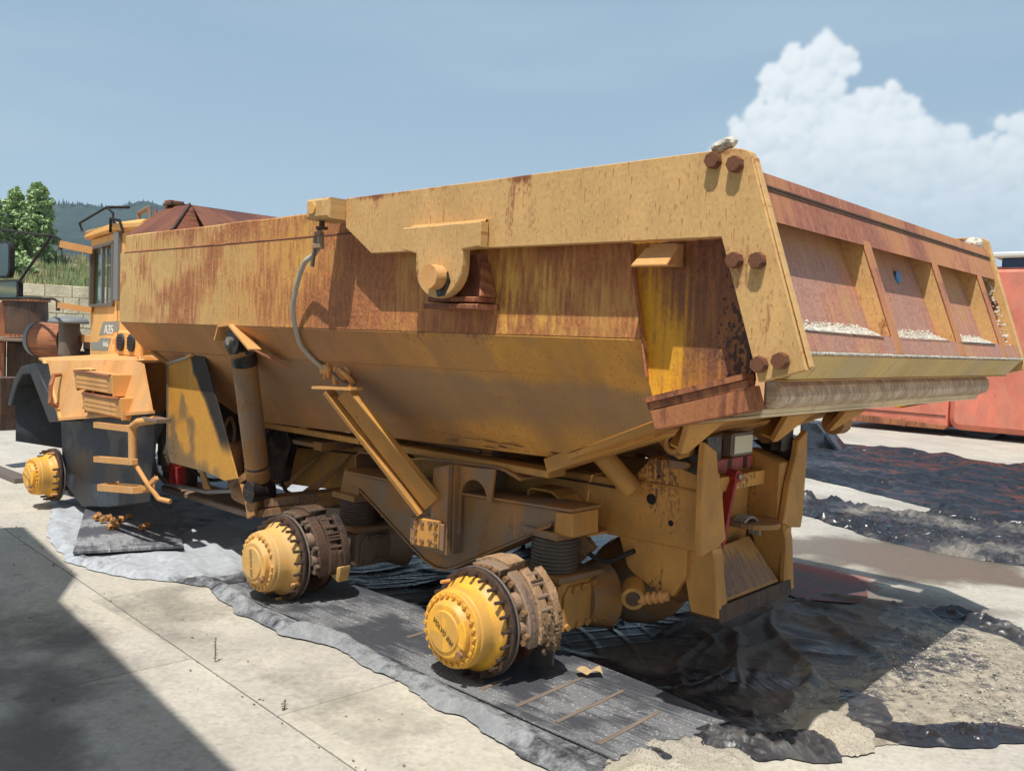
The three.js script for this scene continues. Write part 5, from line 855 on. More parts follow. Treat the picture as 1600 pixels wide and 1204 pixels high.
// ------------------------------------------------------------ cab and front unit
{
  const cabZ = -3.87, cx0 = -9.52, cx1 = -8.30;
  const m2 = (x, y) => [x, y];
  // cab shell with a real window opening
  const hole = [[-9.50, 1.905], [-8.95, 1.915], [-8.96, 2.515], [-9.49, 2.475]];
  part('cab', [prism('z', [[cx0, 1.10], [cx1, 1.10], [cx1, 2.62], [-8.9, 2.62], [cx0, 2.575]], cabZ - 0.03, cabZ, 0.004, [hole]),
    prism('z', [[cx0, 1.10], [cx1, 1.10], [cx1, 2.62], [cx0, 2.575]], MZ(cabZ), MZ(cabZ) + 0.03, 0.004, [[[-9.45, 1.905], [-8.5, 1.915], [-8.5, 2.515], [-9.45, 2.475]]]),
    prism('x', [[cabZ - 0.03, 1.10], [MZ(cabZ) + 0.03, 1.10], [MZ(cabZ) + 0.03, 2.58], [cabZ - 0.03, 2.58]], cx0, cx0 + 0.03, 0.003, [[[cabZ - 0.06, 1.8], [MZ(cabZ) + 0.06, 1.8], [MZ(cabZ) + 0.06, 2.5], [cabZ - 0.06, 2.5]]]),
    prism('x', [[cabZ - 0.03, 1.10], [MZ(cabZ) + 0.03, 1.10], [MZ(cabZ) + 0.03, 2.60], [cabZ - 0.03, 2.60]], cx1 - 0.03, cx1, 0.003, [[[cabZ - 0.2, 1.9], [MZ(cabZ) + 0.2, 1.9], [MZ(cabZ) + 0.2, 2.5], [cabZ - 0.2, 2.5]]])], mCab, truck);
  part('cab_roof', [prism('z', [[-9.60, 2.58], [-8.9, 2.635], [-8.28, 2.625], [-8.28, 2.70], [-8.9, 2.715], [-9.58, 2.665]], MZ(cabZ) - 0.06, cabZ + 0.05, 0.02)], mCab, truck);
  part('roof_step', box(-8.88, -8.30, 2.62, 2.72, -4.2, cabZ + 0.02, 0.015), mCab, truck);
  part('side_window_frame', [bar([-9.495, 1.90, cabZ + 0.012], [-9.485, 2.48, cabZ + 0.012], 0.03, 0.03, [0, 0, 1]), bar([-8.955, 1.91, cabZ + 0.012], [-8.965, 2.52, cabZ + 0.012], 0.045, 0.03, [0, 0, 1]), bar([-9.50, 1.895, cabZ + 0.012], [-8.94, 1.91, cabZ + 0.012], 0.03, 0.035, [0, 0, 1]), bar([-9.49, 2.485, cabZ + 0.012], [-8.95, 2.525, cabZ + 0.012], 0.03, 0.03, [0, 0, 1])], mGreySteel, truck);
  part('window_divider', [bar([-9.22, 1.91, cabZ + 0.004], [-9.22, 2.50, cabZ + 0.004], 0.022, 0.03, [0, 0, 1])], mSteel, truck);
  part('window_divider', [bar([-9.14, 1.91, cabZ - 0.01], [-9.14, 2.50, cabZ - 0.01], 0.014, 0.02, [0, 0, 1]), bar([-9.14, 2.30, cabZ - 0.01], [-8.96, 2.31, cabZ - 0.01], 0.014, 0.02, [0, 0, 1])], mSteel, truck);
  part('window_pane', box(-9.49, -9.225, 1.905, 2.48, cabZ - 0.02, cabZ - 0.015, 0), mGlass, truck);
  part('window_pane', box(-9.13, -8.965, 1.905, 2.49, cabZ - 0.028, cabZ - 0.024, 0), mGlass, truck);
  part('cab_seat', [box(-9.1, -8.7, 1.55, 1.75, -4.8, -4.3, 0.03), box(-8.8, -8.65, 1.7, 2.25, -4.8, -4.3, 0.04)], mDarkIn, truck);
  part('roof_guard_rail', [rod([[-9.57, 2.66, -3.80], [-9.60, 2.74, -3.78], [-8.95, 2.86, -3.78], [-8.85, 2.80, -3.80], [-8.83, 2.70, -3.80]], 0.012, 6), rod([[-8.95, 2.86, -3.78], [-8.72, 2.86, -3.9]], 0.014, 6)], mDarkIn, truck);
  part('grab_handle', rod([[-8.95, 2.62, -3.82], [-8.90, 2.75, -3.80], [-8.70, 2.72, -3.80], [-8.66, 2.60, -3.82]], 0.014, 6), mDarkIn, truck);
  part('roof_bracket', [rod([[-8.62, 2.66, -3.95], [-8.62, 2.80, -3.95], [-8.40, 2.84, -3.95], [-8.36, 2.68, -3.95]], 0.022, 6)], mMud, truck);
  part('roof_fitting', [box(-8.30, -7.95, 2.72, 2.78, -4.3, -3.95), box(-8.2, -8.1, 2.78, 2.90, -4.15, -4.0), rod([[-8.28, 2.60, -3.96], [-8.28, 2.82, -3.96]], 0.012, 6), rod([[-8.08, 2.60, -3.96], [-8.08, 2.82, -3.96]], 0.012, 6)], mRust, truck);
  part('cab_rear_post', box(-8.90, -8.80, 1.95, 2.62, -3.95, -3.83), mGrey, truck);
  // decals on the door
  const deco = flat([142, 140, 128], 0.6);
  part('door_stripe', prism('z', [[-9.30, 1.595], [-8.83, 1.655], [-8.832, 1.75], [-9.20, 1.735]], cabZ, cabZ + 0.003, 0), deco, truck);
  part('door_stripe', prism('z', [[-9.495, 1.44], [-9.10, 1.45], [-9.01, 1.575], [-9.25, 1.57], [-9.33, 1.525], [-9.495, 1.52]], cabZ, cabZ + 0.003, 0), deco, truck);
  part('door_lettering', [textGeo('A35', 0.088, 0.003, -9.065, 1.618, cabZ + 0.003), textGeo('6x6', 0.055, 0.003, -9.13, 1.485, cabZ + 0.003)], flat([224, 222, 212], 0.6), truck);
  part('door_gap', box(-8.875, -8.868, 1.15, 1.92, cabZ, cabZ + 0.002, 0), mDarkIn, truck);
  part('door_hinge', box(-8.92, -8.86, 1.52, 1.58, cabZ, cabZ + 0.03), mOrange, truck);
  // vent panel behind the door
  const vp = part('vent_panel', box(-8.72, -8.25, 1.41, 1.66, -3.86, -3.80, 0.02), mCab, truck);
  for (const x of [-8.615, -8.385]) { const g = new THREE.CylinderGeometry(0.072, 0.075, 0.03, 24); g.rotateX(Math.PI / 2); g.scale(0.9, 1.15, 1); g.translate(x, 1.545, -3.79); const vent = part('air_vent', plain(g), mBlack, vp); for (let k = 0; k < 4; k++) part('vent_slat', box(x - 0.055, x + 0.055, 1.49 + k * 0.031, 1.502 + k * 0.031, -3.776, -3.768, 0.002), mDarkIn, vent); }
  // chassis of the front unit
  part('front_frame', [box(-10.6, -7.3, 0.55, 0.95, -5.0, -4.1, 0.02)], mDark, truck);
  part('cab_lower_panel', [prism('z', [[-8.85, 1.42], [-8.2, 1.42], [-7.9, 0.95], [-8.4, 0.95]], -3.9, -3.86, 0.004)], mCab, truck);
  part('side_locker', [box(-7.68, -7.42, 0.98, 1.46, -3.85, -3.58, 0.01), box(-8.0, -7.7, 0.95, 1.44, -3.9, -3.7, 0.01)], mYel, truck);
  part('grab_rail', rod([[-7.98, 1.42, -3.66], [-7.90, 1.36, -3.60], [-7.76, 1.28, -3.58], [-7.74, 0.98, -3.58], [-7.68, 0.93, -3.58], [-7.48, 0.95, -3.60]], 0.019), mYel, truck);
  // fender with moulded steps
  const TL = [-8.80, 1.355, -3.17], TR = [-6.98, 1.445, -3.17], BR = [-6.36, 1.09, -3.03], BL = [-8.03, 0.885, -3.03];
  const fen = part('fender_panel', plate3([BL, BR, [-6.80, 1.43, -3.16], [-6.95, 1.445, -3.17], TL], 0.02), mOrange, truck);
  part('fender_top', [plate3([TL, TR, [-7.0, 1.45, -3.9], [-9.0, 1.42, -3.9], [-9.1, 1.37, -3.22]], 0.02)], mOrange, truck);
  part('fender_lip', bar([-8.03, 0.885, -3.035], [-6.36, 1.09, -3.035], 0.05, 0.022), mOrange, fen);
  part('fender_edge', bar([-8.82, 1.36, -3.165], [-8.04, 0.885, -3.025], 0.03, 0.02, [0, 0, 1]), mCab, fen);
  for (const [xa, xb, y, ys] of [[-7.62, -6.92, 1.325, 1.185], [-7.45, -6.76, 1.155, 1.015]]) {
    const zp = (yy) => mix(-3.03, -3.17, clamp((yy - 0.95) / 0.45));      // the slanted panel at this height
    const st = part('fender_step', prism('x', [[zp(y) - 0.02, y], [-2.965, y], [-2.985, ys], [zp(ys) - 0.01, ys - 0.03]], xa, xb, 0.008), mOrange, fen);
    part('step_nosing', box(xa + 0.02, xb - 0.005, y - 0.010, y + 0.008, -3.0, -2.955, 0.004), mRust, st);
    part('step_cheek', plate3([[xb + 0.006, y + 0.01, -2.972], [xb + 0.006, y + 0.01, zp(y)], [xb + 0.006, ys - 0.02, zp(ys)], [xb + 0.006, ys - 0.02, -2.985]], 0.012), mCab, st);
    part('step_cheek', plate3([[xa - 0.004, y + 0.015, -2.97], [xa - 0.004, y + 0.015, zp(y)], [xa - 0.10, y + 0.025, zp(y) + 0.012], [xa - 0.075, ys - 0.01, zp(ys) + 0.012], [xa - 0.004, ys - 0.02, -2.99]], 0.012), mCab, st);
    for (let k = 0; k < 3; k++) part('step_ridge', box(xa + 0.05, xb - 0.06, mix(y - 0.045, ys + 0.022, k / 2) - 0.021, mix(y - 0.045, ys + 0.022, k / 2) + 0.021, -2.99, -2.966 - k * 0.004, 0.005), mOrange, st);
  }
  part('fender_handle', rod([[-8.30, 1.255, -3.12], [-8.24, 1.25, -3.04], [-8.15, 1.165, -2.985], [-8.12, 1.02, -2.97], [-8.12, 0.985, -3.03]], 0.018), mRust, fen);
  // black rubber arch round the wheel
  const outer = [[-9.38, 0.90], [-9.22, 1.16], [-9.04, 1.29], [-8.70, 1.335], [-8.06, 0.865]], inner = [[-8.34, 0.83], [-8.80, 1.235], [-9.0, 1.215], [-9.13, 1.11], [-9.28, 0.90]];
  part('wheel_arch', [prism('z', [...outer, ...inner], -3.32, -3.04, 0.01)], mBlackArch, truck);
  part('arch_liner', [prism('z', [[-9.3, 1.24], [-8.1, 1.24], [-8.1, 0.78], [-9.3, 0.78]], -3.72, -3.70, 0)], mDark, truck);
  part('arch_liner', [prism('z', [[-9.33, 0.88], [-8.02, 0.86], [-8.02, 0.30], [-8.75, 0.42], [-9.3, 0.55]], -3.60, -3.58, 0.004), plate3([[-9.33, 0.9, -3.1], [-9.33, 0.55, -3.1], [-8.95, 0.46, -3.58], [-9.0, 1.2, -3.58]], 0.02)], mBlackArch, truck);
  part('mudguard_flap', [prism('z', [[-8.60, 0.90], [-8.52, 0.26], [-8.10, 0.09], [-7.55, 0.17], [-6.78, 0.33], [-6.72, 1.05]], -3.26, -3.235, 0.008)], mBlack, truck);
  // hinged boarding ladder
  const lad = part('boarding_ladder', [rod([[-6.34, 1.035, -3.05], [-6.50, 1.005, -3.0], [-6.60, 0.96, -3.0], [-6.585, 0.69, -3.0]], 0.03, 10)], mOrange, truck);
  part('ladder_bracket', [box(-6.44, -6.22, 1.02, 1.05, -3.12, -3.0)], mMud, lad);
  part('ladder_rung', bar([-7.24, 0.915, -3.0], [-6.58, 0.945, -3.0], 0.05, 0.045), mOrange, lad);
  part('ladder_rung', bar([-7.23, 0.64, -3.0], [-6.55, 0.70, -3.0], 0.05, 0.045), mOrange, lad);
  part('hanging_strap', rod([[-6.585, 0.68, -3.02], [-6.45, 0.55, -3.05], [-6.36, 0.44, -3.10], [-6.26, 0.43, -3.14]], 0.018), mOrange, lad);
  part('low_step', [bar([-7.16, 0.42, -2.99], [-6.53, 0.49, -2.99], 0.02, 0.05), bar([-7.12, 0.43, -3.12], [-6.50, 0.50, -3.12], 0.02, 0.03), bar([-7.14, 0.43, -3.05], [-6.50, 0.50, -3.05], 0.02, 0.03), bar([-7.16, 0.42, -2.99], [-7.10, 0.44, -3.13], 0.02, 0.05), bar([-6.53, 0.49, -2.99], [-6.49, 0.50, -3.13], 0.02, 0.05), bar([-6.50, 0.50, -3.06], [-6.36, 0.60, -3.08], 0.03, 0.03)], mOrange, lad);
  // small tank behind the ladder
  part('air_tank', [cyl([-7.15, 0.56, -3.55], [-7.15, 0.80, -3.55], 0.075, 0.075, 20), cyl([-7.15, 0.80, -3.55], [-7.15, 0.87, -3.55], 0.07, 0.03, 20), cyl([-7.15, 0.66, -3.55], [-7.15, 0.675, -3.55], 0.08, 0.08, 20)], flat([96, 92, 78], 0.6), truck);
  part('tank_panel', box(-7.45, -7.0, 0.35, 1.0, -3.75, -3.66), mDark, truck);
  // engine bay without its hood: intake stack and air cleaner
  part('intake_pipe', cyl([-10.40, 1.2, -4.0], [-10.40, 1.70, -4.0], 0.11, 0.11, 26), mGreyPipe, truck);
  part('intake_cap', at(lathe([[0.12, 0], [0.205, 0.0], [0.212, 0.015], [0.195, 0.05], [0.13, 0.075], [0.001, 0.085]]).rotateX(-Math.PI / 2), -10.42, 1.70, -4.0), mGrey, truck);
  const ac = part('air_cleaner', cyl([-10.70, 1.50, -4.12], [-11.10, 1.50, -3.93], 0.20, 0.20, 28), mRust, truck);
  part('cleaner_lid', [cyl([-11.07, 1.50, -3.945], [-11.14, 1.50, -3.915], 0.215, 0.195, 28)], mGrey, ac);
  part('engine_block', [box(-10.9, -9.75, 0.9, 1.38, -4.9, -4.15, 0.03), box(-10.8, -9.9, 1.38, 1.52, -4.8, -4.3, 0.03)], mDark, truck);
  part('engine_bracket', [box(-10.62, -9.6, 1.50, 1.58, -4.16, -4.10), box(-10.75, -10.6, 1.52, 1.72, -4.16, -4.08)], mOrange, truck);
  part('front_bumper', [box(-11.4, -11.1, 0.45, 1.05, -5.6, -3.5, 0.03)], mDark, truck);
  // mirrors on their tube frame
  part('mirror_arm', [prism('z', [[-9.60, 2.535], [-9.60, 2.50], [-9.50, 2.475], [-9.50, 2.555]], -3.64, -3.58, 0.004), bar([-9.62, 2.51, -3.60], [-9.45, 2.46, -3.86], 0.05, 0.07)].slice(1), mOrange, truck);
  part('mirror_arm', [bar([-9.66, 1.89, -3.60], [-9.45, 1.85, -3.86], 0.045, 0.06)], mOrange, truck);
  part('mirror_pivot', [cyl([-9.62, 2.45, -3.60], [-9.62, 2.55, -3.60], 0.022, 0.022, 8)], mDark, truck);
  part('mirror_pivot', [cyl([-9.66, 1.83, -3.60], [-9.66, 1.93, -3.60], 0.022, 0.022, 8)], mDark, truck);
  part('mirror_frame', [tube([[-11.2, 2.735, -3.5], [-9.85, 2.60, -3.52], [-9.66, 2.585, -3.57], [-9.62, 2.55, -3.60]], 0.016, 30, 6), cyl([-9.72, 2.585, -3.55], [-10.5, 2.115, -3.5], 0.015, 0.015, 6), tube([[-10.5, 1.96, -3.5], [-9.8, 1.95, -3.53], [-9.68, 1.945, -3.58], [-9.66, 1.92, -3.60]], 0.013, 20, 6)], mDarkIn, truck);
  const mirrorG = (x0, x1, y0, y1) => { const s = new THREE.Shape(), w = x1 - x0, h = y1 - y0, r = Math.min(w, h) * 0.25; s.moveTo(x0 + r, y0); s.lineTo(x1 - r, y0); s.quadraticCurveTo(x1, y0, x1, y0 + r); s.lineTo(x1, y1 - r); s.quadraticCurveTo(x1, y1, x1 - r, y1); s.lineTo(x0 + r, y1); s.quadraticCurveTo(x0, y1, x0, y1 - r); s.lineTo(x0, y0 + r); s.quadraticCurveTo(x0, y0, x0 + r, y0); return s; };
  const mMirror = new THREE.MeshStandardMaterial({ color: new THREE.Color(0.75, 0.8, 0.8), roughness: 0.06, metalness: 1 });
  for (const [x0, x1, y0, y1] of [[-11.15, -10.75, 2.19, 2.57], [-11.1, -10.49, 1.95, 2.145]]) {
    const g = new THREE.ExtrudeGeometry(mirrorG(x0, x1, y0, y1), { depth: 0.04, bevelEnabled: true, bevelSize: 0.012, bevelThickness: 0.01, bevelSegments: 2 }); g.translate(0, 0, -3.54); g.deleteAttribute('uv');
    const sh = part('mirror_housing', boxUV(g), mDarkIn, truck);
    const g2 = new THREE.ExtrudeGeometry(mirrorG(x0 + 0.012, x1 - 0.012, y0 + 0.012, y1 - 0.012), { depth: 0.003, bevelEnabled: false }); g2.translate(0, 0, -3.489); g2.deleteAttribute('uv'); part('mirror_glass', boxUV(g2), mMirror, sh);
  }
}

// ------------------------------------------------------------ loose things on and round the truck
function rock(r0, sx, sy, sz, seed, detail = 2) { let g = new THREE.IcosahedronGeometry(r0, detail); g.deleteAttribute('uv'); g.deleteAttribute('normal'); g = mergeVertices(g, 1e-4); const p = g.attributes.position; for (let i = 0; i < p.count; i++) { const x = p.getX(i) / r0, y = p.getY(i) / r0, z = p.getZ(i) / r0, k = 0.7 + 0.6 * fbm(x * 1.6 + seed, y * 1.6 + z * 1.1 + seed, 3); p.setXYZ(i, x * r0 * k * sx, y * r0 * k * sy, z * r0 * k * sz); } g = g.toNonIndexed(); g.computeVertexNormals(); return boxUV(g); }
{ const g = rock(0.05, 1.05, 0.5, 0.7, 5); g.rotateZ(0.25); g.translate(-1.735, 2.496, -3.02); solo('pale_stone', g, mGravel, 'pale rough stone lying on top of the near tailgate arm', 'stone'); }
{ // wire rope from the arm box to the strut
  const t = thing('wire_rope', [-4.55, 1.5, -3.05], 'grey steel wire rope hanging from the arm box to the rusty strut', 'wire rope');
  const pts = [[-4.205, 2.30, -2.955], [-4.225, 2.22, -2.965], [-4.30, 2.17, -2.985], [-4.44, 2.13, -3.02], [-4.54, 2.015, -3.04], [-4.61, 1.86, -3.06], [-4.635, 1.75, -3.10], [-4.69, 1.64, -3.18], [-4.67, 1.555, -3.26], [-4.62, 1.505, -3.30]];
  const cv = new THREE.CatmullRomCurve3(pts.map((p) => new THREE.Vector3(...p)), false, 'centripetal');
  // six strands laid round the centre line
  const strands = [], fr = cv.computeFrenetFrames(260, false);
  for (let s = 0; s < 6; s++) { const P = []; for (let i = 0; i <= 260; i++) { const p = cv.getPointAt(i / 260), a = s / 6 * Math.PI * 2 + i * 0.42; P.push(p.clone().addScaledVector(fr.normals[i], 0.0095 * Math.cos(a)).addScaledVector(fr.binormals[i], 0.0095 * Math.sin(a))); } strands.push(plain(new THREE.TubeGeometry(new THREE.CatmullRomCurve3(P), 320, 0.0062, 5, false))); }
  part('rope', strands, flat([184, 178, 164], 0.55), t);
  part('rope_tail', tube([[-4.232, 2.22, -2.955], [-4.25, 2.17, -2.95], [-4.27, 2.10, -2.955]], 0.012, 12, 7), mGreySteel, t);
  part('rope_clamp', [(() => { const q = new THREE.TorusGeometry(0.03, 0.014, 8, 16); q.translate(-4.215, 2.245, -2.955); return plain(q); })(), box(-4.25, -4.18, 2.195, 2.225, -2.975, -2.935, 0.006), box(-4.24, -4.19, 2.265, 2.29, -2.975, -2.935, 0.006)], mWhiteDust, t);
  part('anchor_bolt', [cyl([-4.195, 2.36, -2.96], [-4.195, 2.31, -2.96], 0.016, 0.016, 8), cyl([-4.195, 2.318, -2.96], [-4.195, 2.304, -2.96], 0.036, 0.036, 6)], mDark, t);
  part('rope_grip', lumpy(mergeGeometries([box(-4.66, -4.56, 1.47, 1.535, -3.345, -3.29, 0.01), cyl([-4.63, 1.54, -3.32], [-4.63, 1.44, -3.32], 0.014, 0.014, 8), cyl([-4.58, 1.55, -3.31], [-4.58, 1.45, -3.31], 0.014, 0.014, 8)].map(plain)), 0.01, 30, 3), mOrange, t);
  part('shackle', [(() => { const q = new THREE.TorusGeometry(0.062, 0.02, 8, 20, Math.PI * 1.15); q.rotateZ(-0.2); q.translate(-4.47, 1.49, -3.33); return plain(q); })(), cyl([-4.535, 1.48, -3.33], [-4.545, 1.41, -3.34], 0.02, 0.02, 8), bar([-4.52, 1.50, -3.335], [-4.42, 1.45, -3.335], 0.03, 0.06)], mOrange, t);
  part('shackle', [(() => { const q = new THREE.TorusGeometry(0.05, 0.016, 8, 20, 5.2); q.rotateX(0.9); q.rotateZ(-0.5); q.translate(-4.40, 1.455, -3.33); return plain(q); })()], mOrange, t);
  part('wire_loop', tube([[-4.58, 1.49, -3.33], [-4.50, 1.47, -3.30], [-4.42, 1.435, -3.30], [-4.40, 1.43, -3.33]], 0.009, 20, 6), mGreySteel, t);
}
{ // gravel left on the shelf of the tailgate and at its far corner
  const r = rng(301), gm = [0, 1, 2].map((k) => rock(0.010, 1.2, 0.7, 1, 20 + k, 0)), mats = mGravel;
  const make = (name, label, n, spot, base) => {
    const geos = [base]; for (let k = 0; k < n; k++) { const [x, y, z, s] = spot(); const g = gm[Math.floor(r() * 3)].clone(); g.rotateY(r() * 6.3); g.rotateX(r() * 6.3); g.scale(s, s, s); g.translate(x, y, z); geos.push(g); }
    solo(name, geos, mats, label, 'gravel', null, 'stuff');
  };
  const bed = (za, zb) => { const g = prism('z', [[PX(1.80) + 0.0, 1.806], [PX(1.82) - 0.01, 1.818], [PX(1.84) - 0.06, 1.838], [PX(1.85) - 0.088, 1.845], [PX(1.80) - 0.09, 1.80]], zb, za, 0); return lumpy(g, 0.02, 14, za * 3); };
  [[-3.06, -3.86, 'pale gravel heaped on the tailgate shelf beside the near arm'], [-3.96, -4.76, 'pale gravel in the middle bay of the tailgate shelf'], [-4.87, -5.56, 'pale gravel in the far bay of the tailgate shelf']].forEach(([za, zb, l]) =>
    make('gravel_strip', l, 900, () => { const t = Math.pow(r(), 0.8); const y = 1.808 + t * 0.04 * (0.5 + r() * 0.6); return [PX(y) - 0.008 - t * 0.08, y + 0.006, mix(za - 0.02, zb + 0.02, r()), mix(0.25, 0.75, r() * r())]; }, bed(za - 0.012, zb + 0.012)));
  make('gravel_strip', 'pale gravel and dirt caught beside the far tailgate arm', 110, () => { const t = r(), y = mix(2.42, 1.75, t * t); return [PX(y) - 0.03 - r() * 0.04, y + 0.01, -6.0 - r() * 0.035, mix(0.5, 1.9, r() * r())]; }, rock(0.05, 1, 1, 1, 44).translate(PX(2.4) - 0.05, 2.42, -5.97));
}
{ // rusty wheel nuts on the mat
  const nutS = (() => { const s = new THREE.Shape(); for (let k = 0; k < 6; k++) s[k ? 'lineTo' : 'moveTo'](0.026 * Math.cos(k * Math.PI / 3), 0.026 * Math.sin(k * Math.PI / 3)); const h = new THREE.Path(); h.absarc(0, 0, 0.0145, 0, Math.PI * 2, true); s.holes.push(h); const g = new THREE.ExtrudeGeometry(s, { depth: 0.04, bevelEnabled: true, bevelSize: 0.003, bevelThickness: 0.003, bevelSegments: 1 }); g.translate(0, 0, -0.02); g.deleteAttribute('uv'); return mergeGeometries([boxUV(g), plain(new THREE.CylinderGeometry(0.033, 0.033, 0.008, 16, 1, true).rotateX(Math.PI / 2).translate(0, 0, -0.02))]); })();
  const mNut = mOrange.clone(); mNut.color.setRGB(0.72, 0.66, 0.62);
  const r = rng(311), spots = [[-7.50, -3.12], [-7.565, -3.17], [-7.464, -3.2], [-7.53, -3.14], [-7.35, -3.19], [-7.29, -3.21], [-7.40, -3.13], [-7.136, -3.08], [-7.15, -3.12], [-7.36, -3.27], [-7.43, -3.36], [-6.99, -3.27], [-7.05, -3.35]];
  const NUT = ['left-hand rusty nut of the heap at the left of the rectangular mat', 'rearmost rusty nut of the heap at the left of the rectangular mat', 'rusty nut on the right of the left-hand heap on the mat', 'middle rusty nut of the left-hand heap on the rectangular mat', 'rusty nut left of centre in the middle row on the mat', 'rusty nut at the right end of the middle row on the mat', 'rusty nut at the left end of the middle row on the mat', 'upright rusty nut farthest back on the rectangular mat', 'rusty nut lying beside the upright one at the back of the mat', 'lone rusty nut just in front of the middle row on the mat', 'lone rusty nut standing nearest the front edge of the rectangular mat', 'left nut of the rusty pair lying apart on the mat', 'right nut of the rusty pair lying apart on the mat'];
  spots.forEach(([x, z], k) => { const m = new THREE.Mesh(nutS, mNut); m.name = numbered('wheel_nut'); m.castShadow = m.receiveShadow = true; const flatLie = k % 3 === 1; m.position.set(x, (flatLie ? 0.105 : 0.108) + (z + 3.3) * 0.012 + 0.012 * Math.sin(x * 2.1) - 0.006, z); m.scale.setScalar(0.85); m.rotation.set(flatLie ? Math.PI / 2 : 0, r() * 3, r()); scene.add(m); tag(m, NUT[k], 'nut', 'rusty nuts on the mat'); });
}
{ // weeds in the slab joint
  const weed = (x, z, h, n, seed, label) => { const t = thing('weed', [x, 0, z], label, 'weed'), r = rng(seed), lf = []; part('stem', tube([[x, 0, z], [x + 0.008, h * 0.5, z + 0.004], [x + 0.004, h, z]], 0.0028, 10, 5), flat([104, 96, 62], 0.9), t);
    for (let k = 0; k < n; k++) { const y = h * mix(0.1, 1, k / n), a = r() * 6.3, L = mix(0.008, 0.02, r()) * (1.2 - y / h * 0.6); const g = new THREE.BufferGeometry(); const dx = Math.cos(a) * L, dz = Math.sin(a) * L, wx = -Math.sin(a) * L * 0.22, wz = Math.cos(a) * L * 0.22; g.setAttribute('position', new THREE.Float32BufferAttribute([x, y, z, x + dx * 0.5 + wx, y + L * 0.35, z + dz * 0.5 + wz, x + dx, y + L * 0.3, z + dz, x, y, z, x + dx, y + L * 0.3, z + dz, x + dx * 0.5 - wx, y + L * 0.35, z + dz * 0.5 - wz], 3)); g.computeVertexNormals(); lf.push(boxUV(g)); }
    const m = flat([112, 108, 68], 0.9); m.side = THREE.DoubleSide; part('leaves', lf, m, t); };
  weed(-4.17, -2.35, 0.13, 22, 5, 'small upright weed in the slab joint, the taller one'); weed(-3.43, -2.285, 0.05, 14, 9, 'tiny dry weed sprig lower down the same slab joint');
}
{ // torn paper, steel bar, kerb of dried slurry, timber
  const g = new THREE.PlaneGeometry(0.13, 0.07, 8, 5); g.rotateX(-Math.PI / 2); const p = g.attributes.position; for (let i = 0; i < p.count; i++) p.setY(i, 0.02 + 0.025 * Math.abs(Math.sin(p.getX(i) * 34 + p.getZ(i) * 20))); g.computeVertexNormals(); g.rotateY(0.9); g.translate(-2.70, 0.02, -3.62); const m = flat([186, 160, 118], 0.9); m.side = THREE.DoubleSide; solo('paper_scrap', plain(g), m, 'crumpled tan paper scrap on the far edge of the rubber belt', 'paper scrap');
  solo('steel_bar', bar([-12.3, 0.03, -3.45], [-10.1, 0.03, -3.43], 0.16, 0.05), mGreySteel, 'flat grey steel bar on the concrete beside the front wheel hub', 'steel bar');
  // slurry: a low lumpy crust
  const crust = (poly, h, seed, label, colour, step = 0.02) => { const q = sheetGeo(poly, step, (x, z, d) => 0.01 + sstep(0, 0.2, d) * h * Math.max(0, 1.9 * fbm(x * 5 + seed, z * 5, 4) - 0.35) + ridged(x * 7 + seed, z * 7, 3) * 0.03 * sstep(0, 0.06, d) + (fbm(x * 40, z * 40, 2) - 0.5) * 0.012); mapUV(q, (x, y, z) => [x, z]); const mm = mat(tConcrete, { size: [1.6, 1.6], bumpScale: 0.01 }); mm.color.setRGB(...colour); return solo('dried_slurry', q, mm, label, 'dried cement', null); };
  crust([[-2.12, -2.98], [-2.1, -3.28], [-1.95, -3.46], [-1.75, -3.5], [-1.62, -3.35], [-1.5, -3.0], [-1.5, -2.7], [-2.0, -2.7]], 0.05, 3, 'pale lumpy dried slurry at the near end of the rubber belt', [1.02, 1.0, 0.93]);
  crust([[-1.78, -4.05], [-1.62, -4.22], [-1.42, -4.15], [-1.33, -3.92], [-1.45, -3.76], [-1.7, -3.8]], 0.035, 9, 'smooth pale dried cement patch by the folded lower right sheet', [1.02, 0.97, 0.88]);
}
{ // loose gravel spilled on the sheet at right
  const r = rng(331), gm = rock(0.011, 1.1, 0.75, 1, 61, 0), inst = new THREE.InstancedMesh(gm, mGravel, 1100), q = new THREE.Object3D(), c = new THREE.Color();
  for (let k = 0; k < 1100; k++) { let x, z; do { x = mix(-1.8, -0.6, r()); z = mix(-6.0, -3.9, r()); } while (polyDist(MAIN, x, z) < 0.05 || fbm(x * 2.5 + 7, z * 2.5, 3) < 0.48 - r() * 0.16); q.position.set(x, 0.016 + r() * 0.012 , z); q.rotation.set(r() * 6, r() * 6, 0); const s = mix(0.2, 0.75, Math.pow(r(), 3)); q.scale.set(s, s, s); q.updateMatrix(); inst.setMatrixAt(k, q.matrix); inst.setColorAt(k, c.setScalar(mix(0.5, 1.0, r()))); }
  inst.name = 'gravel_spill'; tag(inst, 'fine gravel spilled over the sunlit right part of the sheet', 'gravel', null, 'stuff'); scene.add(inst);
}
{ // crumbs of grit lying about on the concrete
  const r = rng(351), gm = rock(0.009, 1.2, 0.6, 1, 71, 0), n = 240, inst = new THREE.InstancedMesh(gm, flat([118, 108, 96], 0.95), n), q = new THREE.Object3D();
  for (let k = 0; k < n; k++) { const joint = r() < 0.4; const x = mix(-8, -2, r()); q.position.set(x, 0.003, joint ? -2.40 + (x + 5.69) * 0.0754 + (r() - 0.5) * 0.06 : mix(-2.75, -1.5, r())); q.rotation.set(r() * 6, r() * 6, 0); const s = mix(0.15, 1.0, Math.pow(r(), 4)); q.scale.set(s, s, s); q.updateMatrix(); inst.setMatrixAt(k, q.matrix); }
  inst.name = 'grit'; tag(inst, 'dark crumbs of grit scattered over the concrete slabs', 'grit', null, 'stuff'); scene.add(inst);
}
